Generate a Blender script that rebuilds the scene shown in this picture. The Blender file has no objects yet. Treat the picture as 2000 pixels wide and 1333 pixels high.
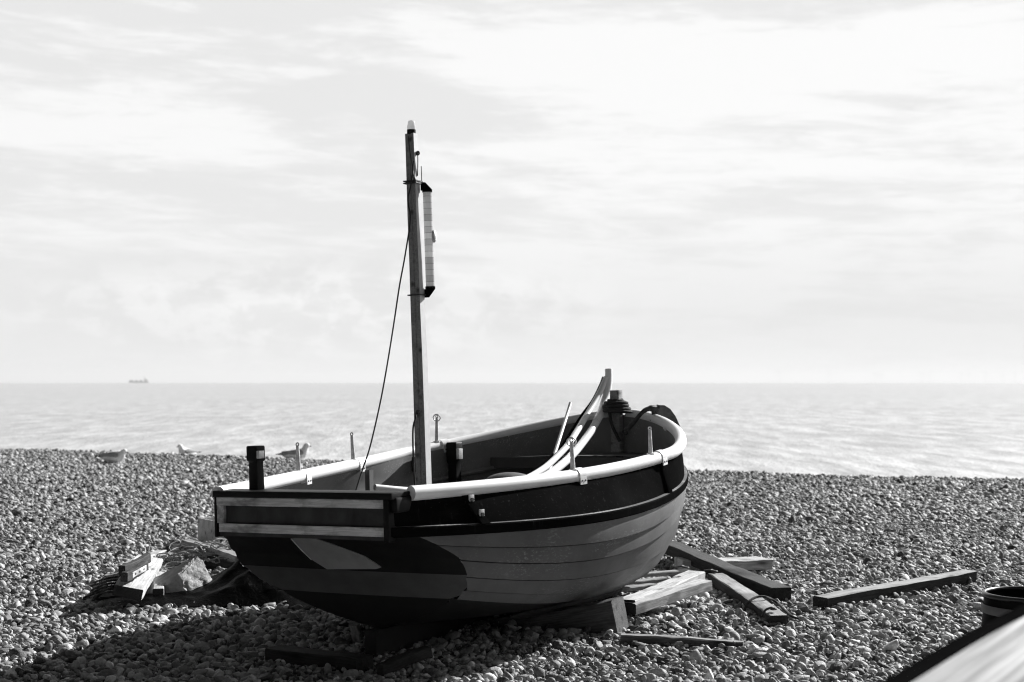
import bpy, bmesh, math, random
import numpy as np
from mathutils import Vector, Matrix, noise as mnoise

random.seed(7); rng = np.random.default_rng(7)
scene = bpy.context.scene
COL = scene.collection
F = 2778.0; CAMZ = 1.25; HORIZ = 747.0
SUN_AZ, SUN_EL = math.radians(46), math.radians(29)
EXPO = 0.85

# ------------------------------------------------------------------ helpers
def W(u, v, Y):                      # point seen at photo pixel (u, v) at distance Y
    return Vector(((u-1000)/F*Y, Y, CAMZ-(v-HORIZ)/F*Y))
def Gd(u, v, z=0.0):                 # point seen at (u, v) at height z
    Y = (CAMZ-z)*F/(v-HORIZ)
    return Vector(((u-1000)/F*Y, Y, z))

class MB:
    def __init__(s): s.v=[]; s.f=[]; s.m=[]
    def add(s, vs, fs, mi=0):
        o=len(s.v); s.v += [tuple(x) for x in vs]
        s.f += [tuple(i+o for i in f) for f in fs]; s.m += [mi]*len(fs); return s
    def box(s, c, size, rot=None, mi=0):
        c=Vector(c); vs=[]
        for x in (-.5,.5):
            for y in (-.5,.5):
                for z in (-.5,.5):
                    p=Vector((x*size[0],y*size[1],z*size[2]))
                    if rot is not None: p=rot@p
                    vs.append(c+p)
        return s.add(vs,[(0,1,3,2),(4,6,7,5),(0,4,5,1),(2,3,7,6),(0,2,6,4),(1,5,7,3)],mi)
    def tube(s, pts, rad, seg=12, caps=True, mi=0, ell=None, up=None):
        pts=[Vector(p) for p in pts]; n=len(pts)
        if not hasattr(rad,'__len__'): rad=[rad]*n
        tang=[]
        for i in range(n):
            t=pts[min(i+1,n-1)]-pts[max(i-1,0)]; tang.append(t.normalized())
        u=Vector(up) if up is not None else (Vector((0,0,1)) if abs(tang[0].z)<.9 else Vector((0,1,0)))
        vs=[]
        for i in range(n):
            t=tang[i]; u=(u-t*u.dot(t)).normalized(); w=t.cross(u)
            e=ell[i] if ell else 1.0
            for k in range(seg):
                a=2*math.pi*k/seg
                vs.append(pts[i]+(w*math.cos(a)*e+u*math.sin(a))*rad[i])
        fs=[]
        for i in range(n-1):
            for k in range(seg):
                k2=(k+1)%seg
                fs.append((i*seg+k,i*seg+k2,(i+1)*seg+k2,(i+1)*seg+k))
        if caps: fs.append(tuple(range(seg))[::-1]); fs.append(tuple((n-1)*seg+k for k in range(seg)))
        return s.add(vs,fs,mi)
    def grid(s, rows, mi=0, closeu=False, flip=False):
        nr=len(rows); nc=len(rows[0]); vs=[p for r in rows for p in r]; fs=[]
        for i in range(nr-1):
            for j in range(nc if closeu else nc-1):
                j2=(j+1)%nc
                q=(i*nc+j,i*nc+j2,(i+1)*nc+j2,(i+1)*nc+j)
                fs.append(q[::-1] if flip else q)
        return s.add(vs,fs,mi)
    def torus(s, c, R, r, nrm=(0,0,1), n=20, seg=8, mi=0):
        q=Vector((0,0,1)).rotation_difference(Vector(nrm)); c=Vector(c)
        rows=[]
        for i in range(n):
            a=2*math.pi*i/n; row=[]
            for k in range(seg):
                b=2*math.pi*k/seg
                row.append(c+q@Vector(((R+r*math.cos(b))*math.cos(a),(R+r*math.cos(b))*math.sin(a),r*math.sin(b))))
            rows.append(row)
        rows.append(rows[0]); return s.grid(rows,mi,closeu=True)
    def build(s, name, mats, parent=None, smooth=35, fix=True, bevel=0):
        me=bpy.data.meshes.new(name); me.from_pydata(s.v,[],s.f)
        if not isinstance(mats,(list,tuple)): mats=[mats]
        for m in mats: me.materials.append(m)
        me.polygons.foreach_set('material_index',s.m)
        if fix or bevel:
            bm=bmesh.new(); bm.from_mesh(me)
            if bevel:
                bmesh.ops.remove_doubles(bm,verts=bm.verts,dist=1e-5)
                es=[e for e in bm.edges if len(e.link_faces)==2 and e.calc_face_angle(0)>.6]
                bmesh.ops.bevel(bm,geom=es,offset=bevel,segments=2,affect='EDGES',profile=.6)
            bmesh.ops.recalc_face_normals(bm,faces=bm.faces); bm.to_mesh(me); bm.free()
        if smooth:
            me.polygons.foreach_set('use_smooth',[True]*len(me.polygons))
            me.set_sharp_from_angle(angle=math.radians(smooth))
        o=bpy.data.objects.new(name,me); COL.objects.link(o)
        if parent: o.parent=parent
        return o

def tag(o, label=None, cat=None, group=None, kind=None):
    if label: o['label']=label
    if cat: o['category']=cat
    if group: o['group']=group
    if kind: o['kind']=kind
    return o
def empty(name, loc=(0,0,0), rot=None, **k):
    o=bpy.data.objects.new(name,None); COL.objects.link(o); o.location=loc
    o.empty_display_size=.1
    if rot is not None: o.rotation_euler=rot
    return tag(o,**k)

# ------------------------------------------------------------------ materials (the photograph is black and white: every tone is grey)
def g3(v): return (v,v,v,1)
def nodes(name):
    m=bpy.data.materials.new(name); m.use_nodes=True; nt=m.node_tree
    b=nt.nodes['Principled BSDF']; return m,nt,b
def N(nt,t,**k):
    n=nt.nodes.new(t)
    for a,v in k.items(): setattr(n,a,v)
    return n
def ramp(nt, fac, stops, interp='LINEAR'):
    r=N(nt,'ShaderNodeValToRGB'); r.color_ramp.interpolation=interp
    el=r.color_ramp.elements
    while len(el)<len(stops): el.new(.5)
    for e,(p,c) in zip(el,stops): e.position=p; e.color=g3(c) if not hasattr(c,'__len__') else c
    nt.links.new(fac,r.inputs[0]); return r.outputs[0]
def noise(nt, scale, detail=4, rough=.55, vec=(1,1,1), dist=0, coord='Object', off=(0,0,0)):
    tc=N(nt,'ShaderNodeTexCoord'); mp=N(nt,'ShaderNodeMapping')
    mp.inputs['Scale'].default_value=vec; mp.inputs['Location'].default_value=off
    nt.links.new(tc.outputs[coord],mp.inputs[0])
    n=N(nt,'ShaderNodeTexNoise'); n.inputs['Scale'].default_value=scale; n.inputs['Detail'].default_value=detail
    n.inputs['Roughness'].default_value=rough; n.inputs['Distortion'].default_value=dist
    nt.links.new(mp.outputs[0],n.inputs['Vector']); return n.outputs['Fac']
def mixc(nt, fac, a, b, mode='MIX'):
    m=N(nt,'ShaderNodeMix',data_type='RGBA',blend_type=mode)
    for s,i in ((fac,0),(a,6),(b,7)):
        if hasattr(s,'type') and hasattr(s,'node'): nt.links.new(s,m.inputs[i])
        else: m.inputs[i].default_value = s if i==0 else (g3(s) if not hasattr(s,'__len__') else s)
    return m.outputs[2]
def bump(nt,b,h,strength=.3,dist=.01):
    bp=N(nt,'ShaderNodeBump'); bp.inputs['Strength'].default_value=strength; bp.inputs['Distance'].default_value=dist
    nt.links.new(h,bp.inputs['Height']); nt.links.new(bp.outputs[0],b.inputs['Normal'])
def plain(name, v, rough=.5, var=.25, scale=12, bs=.15, metal=0, vec=(1,1,1), spec=.5):
    m,nt,b=nodes(name); f=noise(nt,scale,5,.6,vec)
    nt.links.new(ramp(nt,f,[(.25,v*(1-var)),(.75,v*(1+var))]),b.inputs['Base Color'])
    b.inputs['Roughness'].default_value=rough; b.inputs['Metallic'].default_value=metal
    b.inputs['Specular IOR Level'].default_value=spec
    if bs: bump(nt,b,noise(nt,scale*4,4,.6,vec),bs,.004)
    return m
def wood(name, dark, light, knots=True, rough=.8, stain=.5):
    m,nt,b=nodes(name)
    gr=noise(nt,9,6,.65,(.5,14,14),.6)
    c=ramp(nt,gr,[(.28,dark),(.5,(dark+light)/2),(.72,light)])
    st=noise(nt,5,5,.6,(1.2,3,3),0,off=(3,1,2))
    c=mixc(nt,ramp(nt,st,[(.48,0),(.66,stain)]),c,dark*.45)
    if knots:
        tc=N(nt,'ShaderNodeTexCoord'); mp=N(nt,'ShaderNodeMapping'); mp.inputs['Scale'].default_value=(5,16,16)
        nt.links.new(tc.outputs['Object'],mp.inputs[0])
        vo=N(nt,'ShaderNodeTexVoronoi'); vo.inputs['Scale'].default_value=1; nt.links.new(mp.outputs[0],vo.inputs['Vector'])
        c=mixc(nt,ramp(nt,vo.outputs['Distance'],[(.07,.9),(.28,0)]),c,dark*.3)
    nt.links.new(c,b.inputs['Base Color']); b.inputs['Roughness'].default_value=rough
    b.inputs['Specular IOR Level'].default_value=.25
    bump(nt,b,gr,.5,.006)
    return m
def scuffed(name, base, scuff, rough=.4, amount=.62, vec=(1,1,1), drip=False, coat=0, spec=.5, scr=.35):
    m,nt,b=nodes(name)
    big=noise(nt,3,5,.6)
    c=ramp(nt,big,[(.3,base*.8),(.7,base*1.2)])
    fine=noise(nt,100,3,.75,vec); patch=noise(nt,4,4,.6,(1,1,1.5),off=(5,2,1))
    mul=N(nt,'ShaderNodeMath',operation='MULTIPLY')
    nt.links.new(ramp(nt,fine,[(amount-.06,0),(amount+.03,1)]),mul.inputs[0]); nt.links.new(ramp(nt,patch,[(.48,0.04),(.66,1)]),mul.inputs[1])
    c=mixc(nt,mul.outputs[0],c,scuff)
    if drip:
        d=noise(nt,10,3,.6,(6,6,.35),off=(1,7,0))
        c=mixc(nt,ramp(nt,d,[(.62,0),(.78,.12)]),c,scuff)
    # thin scratches
    tc=N(nt,'ShaderNodeTexCoord'); mp=N(nt,'ShaderNodeMapping'); mp.inputs['Scale'].default_value=(5,5,45); mp.inputs['Rotation'].default_value=(0,.12,0)
    nt.links.new(tc.outputs['Object'],mp.inputs[0])
    sc=N(nt,'ShaderNodeTexNoise'); sc.inputs['Scale'].default_value=9; sc.inputs['Detail'].default_value=2; nt.links.new(mp.outputs[0],sc.inputs['Vector'])
    c=mixc(nt,ramp(nt,sc.outputs['Fac'],[(.68,0),(.74,scr)]),c,scuff)
    nt.links.new(c,b.inputs['Base Color'])
    nt.links.new(ramp(nt,patch,[(.3,rough*.8),(.7,min(1,rough*1.4))]),b.inputs['Roughness'])
    b.inputs['Specular IOR Level'].default_value=spec
    bump(nt,b,noise(nt,60,4,.6),.12,.003)
    return m

M={}
M['hull']=scuffed('grey_gelcoat',.14,.24,.5,.595,(.3,1,1),spec=.12,scr=.45)
M['bottom']=plain('black_antifouling',.008,.75,.3,10,.3)
M['black']=scuffed('black_paint',.0055,.16,.7,.73,(1,1,1),True,spec=.0008,scr=.10)
M['wornlit']=scuffed('worn_and_lit_edge',.06,.5,.7,.50)  # strake top: worn paint, also paler to paint the light it catches
M['blackplain']=plain('black_plain_paint',.008,.5,.3,10,.2,spec=.12)
M['inner']=scuffed('grey_inner_paint',.19,.5,.55,.63)
M['patch']=plain('grey_patch_paint',.34,.6,.15,14,.2)
M['band']=plain('dark_band_paint',.014,.6,.25,8,.2,spec=.2)
M['greyband']=plain('grey_band_paint',.10,.6,.2,8,.2,spec=.3)
M['pipe']=plain('white_plastic_pipe',.88,.38,.06,5,.06)
M['metal']=plain('galvanised_steel',.60,.4,.35,30,.25,metal=.55)
M['darkmetal']=plain('rusty_dark_steel',.045,.6,.5,40,.5)
M['whiteboard']=wood('weathered_white_board',.42,.85,True,.8,.9)
M['panel']=plain('stained_grey_panel',.055,.6,.55,7,.2,vec=(1,1,.5),spec=.1)
M['lightwood']=wood('pale_timber',.30,.72,True,.8,.5)
M['midwood']=wood('grey_timber',.17,.45)
M['chockwood']=wood('old_chock_timber',.035,.15)
M['darkwood']=wood('dark_timber',.016,.075)
M['blackshadewood']=wood('black_timber_and_shade',.012,.05)  # tone of the black boards; on other planks, shade painted on sides and ends
M['mast']=wood('mast_timber',.17,.40,True,.7,.3)
M['mastwhite']=plain('worn_white_paint',.62,.6,.10,30,.1)
M['rope']=plain('dark_rope',.035,.9,.4,300,.5)
M['palerope']=plain('pale_cord',.28,.9,.3,100,.3)
M['lens']=plain('clear_lens_plastic',.85,.15,.03,8,0)
M['tube']=None
M['floor']=plain('dark_floor_paint',.035,.65,.4,5,.3)
M['deck']=plain('dark_deck_paint',.05,.6,.4,5,.3)
M['rubber']=plain('black_rubber',.005,.8,.2,20,.1,spec=.0)
M['stone']=None

# ------------------------------------------------------------------ camera
cd=bpy.data.cameras.new('camera'); cam=bpy.data.objects.new('camera',cd); COL.objects.link(cam)
cam.location=(0,0,CAMZ); cam.rotation_euler=(math.radians(90),0,0)
cd.sensor_width=36; cd.lens=F/2000*36; cd.shift_y=(HORIZ-666.5)/2000
cd.clip_start=.05; cd.clip_end=60000
cd.dof.use_dof=True; cd.dof.focus_distance=6.9; cd.dof.aperture_fstop=4.0
scene.camera=cam
scene.view_settings.view_transform='Standard'; scene.view_settings.look='None'; scene.view_settings.exposure=EXPO; scene.view_settings.gamma=1
scene.cycles.use_denoising=True
scene.cycles.pixel_filter_type='BLACKMAN_HARRIS'; scene.cycles.filter_width=1.15
scene.cycles.max_bounces=6; scene.cycles.diffuse_bounces=3; scene.cycles.glossy_bounces=3; scene.cycles.volume_bounces=0
scene.cycles.sample_clamp_indirect=5

# ------------------------------------------------------------------ sun and sky
sd=bpy.data.lights.new('sun','SUN'); so=bpy.data.objects.new('sun',sd); COL.objects.link(so)
sd.energy=5.0; sd.angle=math.radians(.53); sd.color=(1,1,1)
sdir=Vector((math.sin(SUN_AZ)*math.cos(SUN_EL),math.cos(SUN_AZ)*math.cos(SUN_EL),math.sin(SUN_EL)))
so.rotation_euler=sdir.to_track_quat('Z','Y').to_euler(); so.location=sdir*50

wd=bpy.data.worlds.new('World'); scene.world=wd; wd.use_nodes=True; nt=wd.node_tree
for n in list(nt.nodes): nt.nodes.remove(n)
def MA(op,a,b=None,c=None,clamp=False):
    n=N(nt,'ShaderNodeMath',operation=op); n.use_clamp=clamp
    for i,x in enumerate((a,b,c)):
        if x is None: continue
        if hasattr(x,'node'): nt.links.new(x,n.inputs[i])
        else: n.inputs[i].default_value=x
    return n.outputs[0]
def SS(x,lo,hi,t0=0.,t1=1.):
    n=N(nt,'ShaderNodeMapRange',interpolation_type='SMOOTHSTEP')
    nt.links.new(x,n.inputs[0]); 
    for i,v in zip((1,2,3,4),(lo,hi,t0,t1)): n.inputs[i].default_value=v
    return n.outputs[0]
tc=N(nt,'ShaderNodeTexCoord'); nrmv=N(nt,'ShaderNodeVectorMath',operation='NORMALIZE'); nt.links.new(tc.outputs['Generated'],nrmv.inputs[0])
sx=N(nt,'ShaderNodeSeparateXYZ'); nt.links.new(nrmv.outputs[0],sx.inputs[0]); dx,dy,dz=sx.outputs
el=MA('MULTIPLY',MA('ARCSINE',dz),180/math.pi); az=MA('MULTIPLY',MA('ARCTAN2',dx,dy),180/math.pi)
def skynoise(sa,se,detail,rough,dist,off,tilt=0.):
    cb=N(nt,'ShaderNodeCombineXYZ')
    nt.links.new(MA('ADD',MA('MULTIPLY',az,sa),off),cb.inputs[0])
    nt.links.new(MA('ADD',MA('MULTIPLY',el,se),MA('MULTIPLY',az,tilt)),cb.inputs[1]); cb.inputs[2].default_value=off
    n=N(nt,'ShaderNodeTexNoise'); n.inputs['Scale'].default_value=1; n.inputs['Detail'].default_value=detail
    n.inputs['Roughness'].default_value=rough; n.inputs['Distortion'].default_value=dist
    nt.links.new(cb.outputs[0],n.inputs['Vector']); return n.outputs['Fac']
def blob(a0,e0,ra,re):               # soft elliptical bank of cloud in the sky (degrees)
    q=MA('ADD',MA('POWER',MA('ABSOLUTE',MA('DIVIDE',MA('SUBTRACT',az,a0),ra)),2),MA('POWER',MA('ABSOLUTE',MA('DIVIDE',MA('SUBTRACT',el,e0),re)),2))
    return SS(q,1.,0.)
streak=skynoise(.085,.48,9,.60,.5,3.1,.02); wisps=skynoise(.25,1.7,10,.68,.4,8.7,.04); cum=skynoise(.6,1.0,9,.62,.3,1.3)
cl=MA('ADD',MA('MULTIPLY',streak,.58),MA('MULTIPLY',wisps,.42))
bias=MA('ADD',MA('MULTIPLY',az,.0030),.008)
bias=MA('ADD',bias,MA('MULTIPLY',blob(-17,9.7,9,2.2),.10)); bias=MA('ADD',bias,MA('MULTIPLY',blob(8,12.5,14,2.2),.10))
bias=MA('ADD',bias,MA('MULTIPLY',blob(-2,11.0,9,1.6),-.08)); bias=MA('ADD',bias,MA('MULTIPLY',blob(-14,14.5,9,1.3),-.06))
bias=MA('ADD',bias,MA('MULTIPLY',blob(10,14.3,8,.9),-.10)); bias=MA('ADD',bias,MA('MULTIPLY',blob(-12,6.3,9,1.2),-.03))
lowc=MA('MULTIPLY',SS(cum,.44,.60),MA('MULTIPLY',blob(-8,2.9,15,2.6),.11))
cover=SS(MA('ADD',cl,bias),.43,.58)
low=SS(el,8.,1.5)
sky=MA('ADD',.81,MA('MULTIPLY',cover,MA('SUBTRACT',.145,MA('MULTIPLY',low,.10))))
sky=MA('ADD',sky,MA('MULTIPLY',low,.005))
sky=MA('ADD',sky,MA('MULTIPLY',SS(az,-22.,22.),MA('SUBTRACT',.02,MA('MULTIPLY',low,.075))))
sky=MA('SUBTRACT',sky,MA('MULTIPLY',blob(-8,2.9,15,2.6),.03))
sky=MA('MULTIPLY',MA('MINIMUM',MA('ADD',sky,lowc),.975),2**-EXPO)
# the bright thin cloud lies towards the sun; dimmed overhead and behind for contrast, low fill glow added behind
d0=Vector((math.sin(math.radians(28)),math.cos(math.radians(28)),.12)).normalized()
dt=N(nt,'ShaderNodeVectorMath',operation='DOT_PRODUCT'); nt.links.new(nrmv.outputs[0],dt.inputs[0]); dt.inputs[1].default_value=d0
fall=SS(dt.outputs['Value'],.20,.66,.0,1.0)
fall=MA('MULTIPLY',fall,SS(el,48.,17.,.16,1.0))
fall=MA('ADD',fall,MA('MULTIPLY',MA('SUBTRACT',1.0,fall),MA('ADD',.014,MA('MULTIPLY',SS(el,34.,6.),.18))))
sky=MA('MULTIPLY',sky,fall)
ns=N(nt,'ShaderNodeTexSky',sky_type='NISHITA'); ns.sun_disc=False; ns.sun_elevation=SUN_EL; ns.sun_rotation=SUN_AZ
bw=N(nt,'ShaderNodeRGBToBW'); nt.links.new(ns.outputs[0],bw.inputs[0])
# below the horizon nothing shines
tot=MA('ADD',sky,MA('MULTIPLY',MA('MINIMUM',bw.outputs[0],2.0),MA('MULTIPLY',MA('SUBTRACT',1.0,fall),.006)))
cc=N(nt,'ShaderNodeCombineColor'); 
for i in range(3): nt.links.new(tot,cc.inputs[i])
bg=N(nt,'ShaderNodeBackground'); nt.links.new(cc.outputs[0],bg.inputs[0]); bg.inputs[1].default_value=1.0
wo=N(nt,'ShaderNodeOutputWorld'); nt.links.new(bg.outputs[0],wo.inputs[0])

# ------------------------------------------------------------------ beach, sea
def crestY(x):
    xc=max(-16,min(14,x)); return 22.3-.5*xc-.12*(x-xc)+.25*math.sin(x*.55)
def ground(x,y):
    d=y-crestY(x)
    z=.026*mnoise.noise(Vector((x*.5,y*.7,0)))+.065*mnoise.noise(Vector((x*.17,y*.17,3)))*min(1,max(0,(y-9)/6))
    if d>-1.0:
        t=d+1.0; z-= .16*t*t/(t+1.0) if t<60 else .16*t*t/(t+1.0)
    return max(z,-7.)
xs=np.concatenate([np.linspace(-160,-20,22)[:-1],np.linspace(-20,18,120),np.linspace(18,160,22)[1:]])
ys=np.concatenate([np.linspace(-60,3,14)[:-1],np.linspace(3,32,130),np.linspace(32,90,20)[1:]])
mb=MB(); mb.grid([[(x,y,ground(x,y)-.022) for x in xs] for y in ys])
m,nt,b=nodes('shingle_bed')
tcn=N(nt,'ShaderNodeTexCoord')
vo=N(nt,'ShaderNodeTexVoronoi'); vo.inputs['Scale'].default_value=26; nt.links.new(tcn.outputs['Object'],vo.inputs['Vector'])
nt.links.new(mixc(nt,ramp(nt,vo.outputs['Distance'],[(.1,1),(.6,0)]),.02,ramp(nt,vo.outputs['Color'],[(.2,.06),(.8,.25)])),b.inputs['Base Color'])
b.inputs['Roughness'].default_value=.9
inv=ramp(nt,vo.outputs['Distance'],[(0,1),(.6,0)]); bump(nt,b,inv,1,.03)
tag(mb.build('beach',m,smooth=180),kind='structure')

mb=MB()
sy=np.concatenate([np.linspace(24,200,12),np.geomspace(240,30000,24)])
mb.grid([[(x,y,-3.0) for x in (-15000,-3000,-600,-120,0,120,600,3000,15000)] for y in sy])
m,nt,b=nodes('sea_water')
b.inputs['Base Color'].default_value=g3(.22); b.inputs['Roughness'].default_value=.22; b.inputs['IOR'].default_value=1.33
b.inputs['Specular IOR Level'].default_value=.6
n1=noise(nt,.5,6,.65,(.7,.35,1),.2); n2=noise(nt,.60,5,.72,(.8,.18,1),0); n3=noise(nt,.02,5,.62,(.4,.8,1),0,off=(4,9,0))
ad=N(nt,'ShaderNodeMath',operation='ADD'); ml=N(nt,'ShaderNodeMath',operation='MULTIPLY'); ml.inputs[1].default_value=2
nt.links.new(n2,ml.inputs[0]); nt.links.new(n1,ad.inputs[0]); nt.links.new(ml.outputs[0],ad.inputs[1])
bump(nt,b,ad.outputs[0],.4,.5)
c1=mixc(nt,.15,ramp(nt,n2,[(.36,0),(.62,1)]),ramp(nt,n3,[(.35,0),(.62,1)]))
nt.links.new(ramp(nt,c1,[(.1,.29),(.9,.56)]),b.inputs['Base Color'])
nt.links.new(ramp(nt,c1,[(.1,.30),(.9,.5)]),b.inputs['Roughness'])
tag(mb.build('sea',m,smooth=0),kind='structure')

# shingle: uncountable pebbles, one object with instances
def pebble_mesh(i):
    bm=bmesh.new(); bmesh.ops.create_icosphere(bm,subdivisions=3 if i<8 else 2,radius=.5)
    sc=Vector((1,random.uniform(.62,.9),random.uniform(.42,.68))); off=Vector((i*7.3,i*3.1,0))
    cuts=[(Vector((random.gauss(0,1),random.gauss(0,1),random.gauss(0,1))).normalized(),random.uniform(.27,.42)) for _ in range(random.choice((2,3,4,5)))]
    for v in bm.verts:
        d=v.co.normalized()
        r=.5*(1+.34*mnoise.noise(d*1.1+off)+.10*mnoise.noise(d*2.6+off)+.03*mnoise.noise(d*6+off))
        p=d*r
        for n,h in cuts:
            k=p.dot(n)-h
            if k>0: p=p-n*k*.85
        v.co=Vector((p.x*sc.x,p.y*sc.y,p.z*sc.z))
    me=bpy.data.meshes.new('pebble'); bm.to_mesh(me); bm.free()
    me.polygons.foreach_set('use_smooth',[True]*len(me.polygons)); me.materials.append(M['pebble']); return me
m,nt,b=nodes('pebble_flint')
at=N(nt,'ShaderNodeAttribute',attribute_type='INSTANCER',attribute_name='tone')
base=ramp(nt,at.outputs['Fac'],[(0,.03),(.2,.11),(.5,.32),(.8,.57),(1,.88)])
sp=noise(nt,3.2,5,.65); sp2=noise(nt,14,3,.6)
c=mixc(nt,1.0,base,ramp(nt,sp,[(.25,.55),(.7,1.25)]),'MULTIPLY'); c=mixc(nt,ramp(nt,sp2,[(.62,0),(.72,.5)]),c,.5)
nt.links.new(c,b.inputs['Base Color']); b.inputs['Roughness'].default_value=.55; b.inputs['Specular IOR Level'].default_value=.12
bump(nt,b,sp2,.25,.05)
M['pebble']=m
pc=bpy.data.collections.new('pebble_kinds')
NK=14
for i in range(NK):
    o=bpy.data.objects.new('pebble_kind_%02d'%i,pebble_mesh(i)); pc.objects.link(o)
def scatter(y0,y1,dens,size,sig,zoff,zr,marg=1.4):
    xm=.47*y1+marg; n=int(dens*(y1-y0)*2*xm)
    # jittered grid keeps the cover even
    k=1/math.sqrt(dens); gx=np.arange(-xm,xm,k); gy=np.arange(y0,y1,k)
    X,Y=np.meshgrid(gx,gy); X=X.ravel()+rng.uniform(-.6,.6,X.size)*k; Y=Y.ravel()+rng.uniform(-.6,.6,Y.size)*k
    keep=np.abs(X)<.47*Y+marg; X,Y=X[keep],Y[keep]
    loc=np.array([mnoise.noise(Vector((x*.45,y*.7,5)))+.6*mnoise.noise(Vector((x*1.6,y*2.0,8))) for x,y in zip(X,Y)])
    s=size*np.exp(rng.normal(0,sig,X.size)+.30*loc); s=np.clip(s,size*.45,size*2.5)
    z=zoff+rng.uniform(-zr,zr,X.size)
    return X,Y,s,z
parts=[scatter(3.6,12.5,2500,.0265,.36,-.014,.006),scatter(3.6,12.5,760,.030,.46,.003,.010),scatter(3.6,12.5,26,.062,.25,-.004,.006),
       scatter(12.5,29,1000,.038,.38,-.012,.008,2),scatter(12.5,29,320,.042,.46,.002,.012,2)]
PX=np.concatenate([p[0] for p in parts]); PY=np.concatenate([p[1] for p in parts]); PS=np.concatenate([p[2] for p in parts]); PZ=np.concatenate([p[3] for p in parts])
keep=np.array([y<crestY(x)+3.0 for x,y in zip(PX,PY)]); PX,PY,PS,PZ=PX[keep],PY[keep],PS[keep],PZ[keep]
PZ=PZ+np.array([ground(x,y) for x,y in zip(PX,PY)])
n=len(PX)
me=bpy.data.meshes.new('shingle'); me.from_pydata(np.stack([PX,PY,PZ],1).tolist(),[],[])
def attr(name,typ,data,key):
    a=me.attributes.new(name,typ,'POINT'); a.data.foreach_set(key,np.asarray(data).ravel())
tilt=rng.normal(0,.40,(n,2)); steep=rng.random(n)<.10; tilt[steep]*=3
attr('rot','FLOAT_VECTOR',np.stack([tilt[:,0],tilt[:,1],rng.uniform(0,6.283,n)],1).astype(np.float32),'vector')
attr('scl','FLOAT_VECTOR',(PS[:,None]*np.stack([rng.uniform(.85,1.3,n),rng.uniform(.85,1.1,n),rng.uniform(.8,1.15,n)],1)).astype(np.float32),'vector')
kind=rng.integers(0,NK,n); far=(PY>12.5); kind[far]=rng.integers(8,NK,far.sum()); attr('idx','INT',kind.astype(np.int32),'value')
attr('tone','FLOAT',np.clip(rng.beta(1.9,1.9,n),0,1).astype(np.float32),'value')
sh=bpy.data.objects.new('shingle',me); COL.objects.link(sh); tag(sh,'grey and white flint pebbles covering the beach','shingle',kind='stuff')
ng=bpy.data.node_groups.new('shingle_pebbles','GeometryNodeTree')
ng.interface.new_socket('Geometry',in_out='INPUT',socket_type='NodeSocketGeometry'); ng.interface.new_socket('Geometry',in_out='OUTPUT',socket_type='NodeSocketGeometry')
gi=ng.nodes.new('NodeGroupInput'); go=ng.nodes.new('NodeGroupOutput'); ip=ng.nodes.new('GeometryNodeInstanceOnPoints'); ci=ng.nodes.new('GeometryNodeCollectionInfo')
ci.inputs['Collection'].default_value=pc; ci.inputs['Separate Children'].default_value=True; ci.inputs['Reset Children'].default_value=True
ip.inputs['Pick Instance'].default_value=True
def na(name,t):
    a=ng.nodes.new('GeometryNodeInputNamedAttribute'); a.data_type=t; a.inputs['Name'].default_value=name; return [o for o in a.outputs if o.enabled][0]
ng.links.new(gi.outputs[0],ip.inputs['Points']); ng.links.new(ci.outputs[0],ip.inputs['Instance'])
ng.links.new(na('idx','INT'),ip.inputs['Instance Index']); ng.links.new(na('scl','FLOAT_VECTOR'),ip.inputs['Scale'])
er=ng.nodes.new('FunctionNodeEulerToRotation'); ng.links.new(na('rot','FLOAT_VECTOR'),er.inputs[0]); ng.links.new(er.outputs[0],ip.inputs['Rotation'])
ng.links.new(ip.outputs[0],go.inputs[0])
md=sh.modifiers.new('pebbles','NODES'); md.node_group=ng

# ------------------------------------------------------------------ the boat
X0,Y0,Z0,TH,HE,L,b0,B,tm,p_,q_,s1,s2,s3 = (-0.90694,6.1109,-0.485026,0.502344,0.026019,3.33869,0.46031,0.849691,0.625678,1.4421,1.656893,-0.0165,0.225848,0.069495)
G=[0.44496, 0.93038, 0.39858, 2.06074, 1.88083, 0.12537, 0.15916, 0.18683, 0.20328, -0.69624, -0.13438, 0.24881, 3.31529, 1.85483, 2.40148, -0.439, 2.72896, 1.88674, 0.10537, 0.18236, 0.29218, 0.39098, 0.44871, 0.23823, 0.39471, 0.59886, 0.79656, 0.89273, -0.11512, -0.09145, 0.27535, 0.78368, 0.87426, 0.17577, 0.2898, 0.35048, 0.42348, 0.44393]
KZ=.765                                   # keel foot below the stern rail
c_,s_=math.cos(TH),math.sin(TH)
AX=Vector((s_,c_,0)); R0=Vector((c_,-s_,0)); U0=R0.cross(AX)
RY=R0*math.cos(HE)+U0*math.sin(HE); UP=U0*math.cos(HE)-R0*math.sin(HE)
ORG=Vector((X0,Y0,CAMZ+Z0))
BM=Matrix(((AX.x,-RY.x,UP.x,0),(AX.y,-RY.y,UP.y,0),(AX.z,-RY.z,UP.z,0),(0,0,0,1)))
BM.translation=ORG-UP*KZ
BMI=BM.inverted()
boat=bpy.data.objects.new('rowing_boat',None); COL.objects.link(boat); boat.matrix_world=BM; boat.empty_display_size=.2
tag(boat,'open wooden boat with mast, black topsides and white rail, propped on the shingle','boat')
def P3(a,y,z): return Vector((a,-y,z+KZ))     # boat coordinates (forward, starboard, up from rail) to local
def Bw(a,y,z): return BM@P3(a,y,z)
def Lw(w): return BMI@w                        # world to local
def px(w): return (1000+F*w.x/w.y, HORIZ-F*(w.z-CAMZ)/w.y)
def plan(t,b0,B,tm,p,q):
    if t<tm: return B-(B-b0)*((tm-t)/tm)**2
    k=1-min(1,max(0,(t-tm)/(1-tm)))**p
    return B*max(0,k)**(1/q)
def sheer(t): return s1*t+s2*t*t+s3*t**5
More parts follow.
